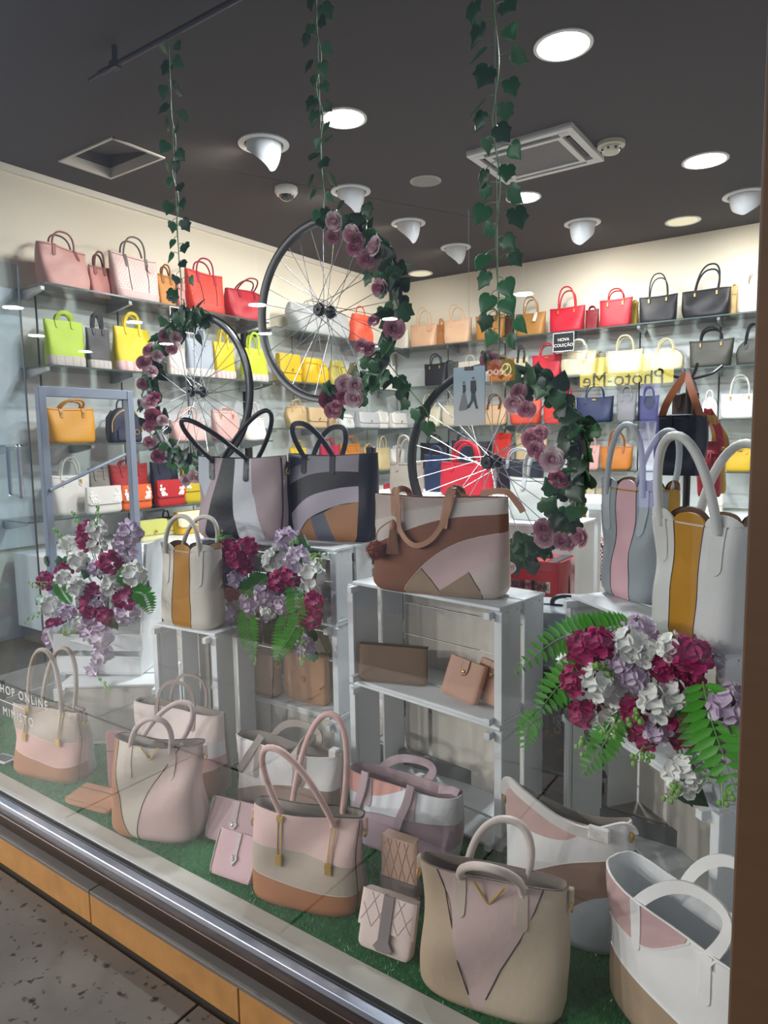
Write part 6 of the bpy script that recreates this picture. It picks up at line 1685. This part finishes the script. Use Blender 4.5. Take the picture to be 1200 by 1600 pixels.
# ---- white planter crate for the first bunch
t = thing('planter_box', 'tilted white board planter on the low crate', 'planter', (-2.655, 1.70, ZD+.002), math.radians(30))
def bd(c, d, R=None, nm='board'): MB().box(c, d, R, bev=.0015).build(nm, CRW, t, smooth=False)
bd((0, 0, .006), (.36, .2, .012), nm='base_board')
bd((.2, .0, .28), (.012, .2, .56), Matrix.Rotation(.10, 3, 'Y'), 'side_board'); bd((-.19, 0, .09), (.012, .2, .2), Matrix.Rotation(-.3, 3, 'Y'), 'side_board')
bd((0, -.1, .045), (.37, .012, .07), nm='front_board'); bd((0, -.1, .14), (.39, .012, .07), nm='front_board'); bd((0, .1, .05), (.4, .012, .08), nm='back_board'); bd((0, .1, .16), (.38, .012, .08), nm='back_board'); bd((.0, .1, .27), (.40, .012, .08), nm='back_board')
# ================================================================== suitcases and hanging bags behind the crates
def suitcase(c, rz, W, D, H, shell, label, prints):
    t = thing('suitcase', label, 'suitcase', c, rz, 'printed hard suitcases')
    S = Shape(W, W, H-.05, D, D, 7, soft=0)
    o = S.body(shell, t, None, rows=8); o.location.z = .05
    MB().tube([p+Vector((0, 0, .05)) for p in [Vector((W/2*math.copysign(abs(math.cos(a))**.3, math.cos(a)), 0, (H-.05)/2+(H-.05)/2*math.copysign(abs(math.sin(a))**.3, math.sin(a)))) for a in [2*PI*k/48 for k in range(48)]]], .006, 6, closed=True).build('zip_band', BLACKM, t)
    for sx in (-1, 1):
        for sy in (-1, 1):
            MB().lathe([(.001, -.01), (.024, -.01), (.026, 0), (.024, .01), (.001, .01)], 14, Matrix.Translation((sx*W*.38, sy*D*.3, .026)) @ Matrix.Rotation(PI/2, 4, 'Y')).build('wheel', BLACKM, t)
    MB().box((W*.36, 0, H-.006), (W*.2, D*.9, .02), bev=.006).build('top_bumper', BLACKM, t, smooth=False)
    MB().tube(arch(-.06, .06, 0, H+.005, .03), .008, 8).build('carry_handle', BLACKM, t)
    for (nm, poly, m) in prints:
        S.patch(poly, m, t, .004, nm).location.z = .05
    return t
GRYS = M('shell_grey', '#8f979f', .2, coat=.5)
DK = M('print_charcoal', '#24262b', .3); MIDG = M('print_midgrey', '#555b63', .3); OR = M('print_taxi', '#8a5a28', .3); WHP = M('print_white', '#c8ccd0', .3); REDP = M('print_red', '#c2141c', .3); DRED = M('print_dark_red', '#6d0a10', .3); BLUP = M('print_blue', '#7d8a9c', .3)
rect = lambda a, b, c, d: [(a, c), (b, c), (b, d), (a, d)]
pr = [('skyline_print', rect(.04, .96, .04, .66), DK)]
rp = random.Random(9)
for k in range(9):
    u = .06+.1*k; v = rp.uniform(.4, .82); pr.append(('tower_print', rect(u, u+.075, .3, v), rp.choice((DK, MIDG, BLUP))))
    for j in range(4): pr.append(('window_print', rect(u+.02, u+.055, .34+.08*j, .38+.08*j), rp.choice((WHP, MIDG))))
pr += [('taxi_print', [(.12, .1), (.7, .1), (.72, .2), (.6, .22), (.5, .3), (.3, .3), (.22, .22), (.1, .2)], OR), ('taxi_window_print', [(.3, .22), (.52, .22), (.47, .28), (.33, .28)], DK), ('van_print', rect(.72, .95, .06, .3), WHP), ('van_window_print', rect(.75, .92, .18, .27), DK)]
cs = P(868, 1240, z=ZF)
fixed_prints = [(n, [(u, v) for u, v in p], m) for n, p, m in pr]
sc = suitcase((cs.x, cs.y+.12, ZF), math.radians(12), .30, .22, .60, GRYS, 'grey hard suitcase with city and taxi print behind the crates', fixed_prints)
m = textmesh('Coca-Cola', .03); m.materials.append(WHP)
o = obj('bottle_label_lettering', m, sc); o.matrix_local = frame_matrix((-.02, -.116, .27), (0, 0, 1), (-1, 0, 0))
c2 = P(660, 1150, z=ZF)
suitcase((c2.x-.05, c2.y+.2, ZF), math.radians(8), .34, .22, .60, M('shell_black', '#1c1e22', .25, coat=.4), 'black hard suitcase with bridge print behind the wallets crate', [('bridge_print', rect(.05, .95, .55, .6), MIDG)]+[('truss_print', [(.05+.1*k, .6), (.1+.1*k, .72), (.15+.1*k, .6)], BLUP) for k in range(9)]+[('facade_print', rect(.06+.15*k, .18+.15*k, .08, .5), DK if k % 2 else MIDG) for k in range(6)])
c3 = P(832, 1000, z=ZF)
pb = [('booth_print', rect(.06, .94, .03, .93), REDP), ('fascia_print', rect(.16, .84, .78, .86), M('print_cream', '#e8e2d6', .4))]
for i in range(3):
    for j in range(5): pb.append(('glazing_print', rect(.17+.23*i, .36+.23*i, .1+.13*j, .2+.13*j), DRED if (i+j) % 2 else DK))
z3 = P(850, 880, y=2.75).z
t3 = suitcase((P(836, 930, y=2.75).x, 2.78, ZF), 0, .28, .2, z3-ZF+.02, M('shell_red', '#b3121a', .25, coat=.4), 'red suitcase printed with a telephone box beside the pedestal', pb)
m = textmesh('TELEPHONE', .034); m.materials.append(DK); H3 = z3-ZF+.02-.05
o = obj('fascia_lettering', m, t3); o.matrix_local = frame_matrix((0, -.107, .05+H3*.82), (1, 0, 0), (0, 0, 1))

# tweed backpack on the floor
c = P(924, 858, y=5.45)
t = thing('tweed_backpack', 'black and pink tweed backpack on the floor by the cabinet', 'backpack', (c.x, 5.5, ZF))
TW = M('tweed', '#8a6f70', .9)
nt = TW.node_tree; tcn = nt.nodes.new('ShaderNodeTexCoord'); ck = nt.nodes.new('ShaderNodeTexChecker'); ck.inputs['Scale'].default_value = 60
ck.inputs[1].default_value = (*lin('#d9b9b6'), 1); ck.inputs[2].default_value = (*lin('#1e1b1e'), 1); nt.links.new(tcn.outputs['Object'], ck.inputs[0]); nt.links.new(ck.outputs[0], nt.nodes['Principled BSDF'].inputs['Base Color'])
S = Shape(.24, .22, .36, .15, .1, 4, dome=.4, soft=.006); S.body(TW, t, None)
S.patch([(.15, .06), (.85, .06), (.85, .38), (.78, .44), (.22, .44), (.15, .38)], TW, t, .012, 'front_pocket'); MB().tube(arch(-.04, .04, 0, .35, .06), .006, 6).build('grab_handle', BLACKM, t)
MB().tube([S.front(u, v, .003) for u, v in curve([(.03, .3), (.05, .62), (.18, .86), (.5, .95), (.82, .86), (.95, .62), (.97, .3)])], .004, 6).build('zip', BLACKM, t)

# hanging bag stand near the post
ys = 3.0
top = P(1078, 585, y=ys)
t = thing('bag_stand', 'black floor stand with hooks behind the scalloped bags', 'stand', (top.x, ys, ZF))
MB().tube([(0, 0, .02), (0, 0, top.z-ZF)], .014, 10).build('pole', BLACKM, t)
MB().lathe([(.001, .025), (.16, .02), (.17, 0), (.001, 0)], 28).build('base', BLACKM, t)
for k in range(4):
    a = k*PI/2+.4; MB().tube(catmull([(0, 0, top.z-ZF-.02), (.08*math.cos(a), .08*math.sin(a), top.z-ZF), (.12*math.cos(a), .12*math.sin(a), top.z-ZF+.03)], 4), .006, 6).build('hook', BLACKM, t)
def hung(xl, xr, yt, yb, y, style, col, label, strap_to, scol, **k):
    a, b = P(xl, yb, y=y), P(xr, yb, y=y); w_ = b.x-a.x; h_ = (yb-yt)*mpp((a+b)/2)
    z = min(a.z, b.z)
    t = thing('hanging_bag', label, 'handbag', ((a.x+b.x)/2, y, z), 0, 'bags hung on the floor stand')
    S = shelf_bag(t, style, w_, h_, col, seed=int(xl), **k)
    top = P(*strap_to, y=ys-.06)-Vector(t.location)
    for s in (-1, 1): MB().ribbon(catmull([(s*w_*.4, 0, h_*.9), (s*w_*.25, 0, h_*1.25), top], 6), .028, .004, up=(0, 1, 0)).build('shoulder_strap', leather(scol), t)
    return t
hung(1022, 1102, 648, 742, ys-.12, 'slouch', '#1a2030', 'navy slouchy backpack hanging from the floor stand', (1072, 583), '#8a4a26', hh=0.01, open_=False)
hung(1048, 1090, 618, 690, ys+.10, 'tote', '#3a2a24', 'brown tote hanging behind the navy slouchy one', (1080, 580), '#9aa0a6', hh=.05)
hung(1088, 1128, 690, 775, ys+.06, 'pouch', '#b0222c', 'red pouch with long red strap hanging on the stand', (1106, 640), '#d03a48', hh=0)
hung(1108, 1135, 700, 770, ys+.2, 'pouch', '#c9a12a', 'mustard pouch hanging behind the red pouch', (1110, 650), '#c9a12a', hh=0)
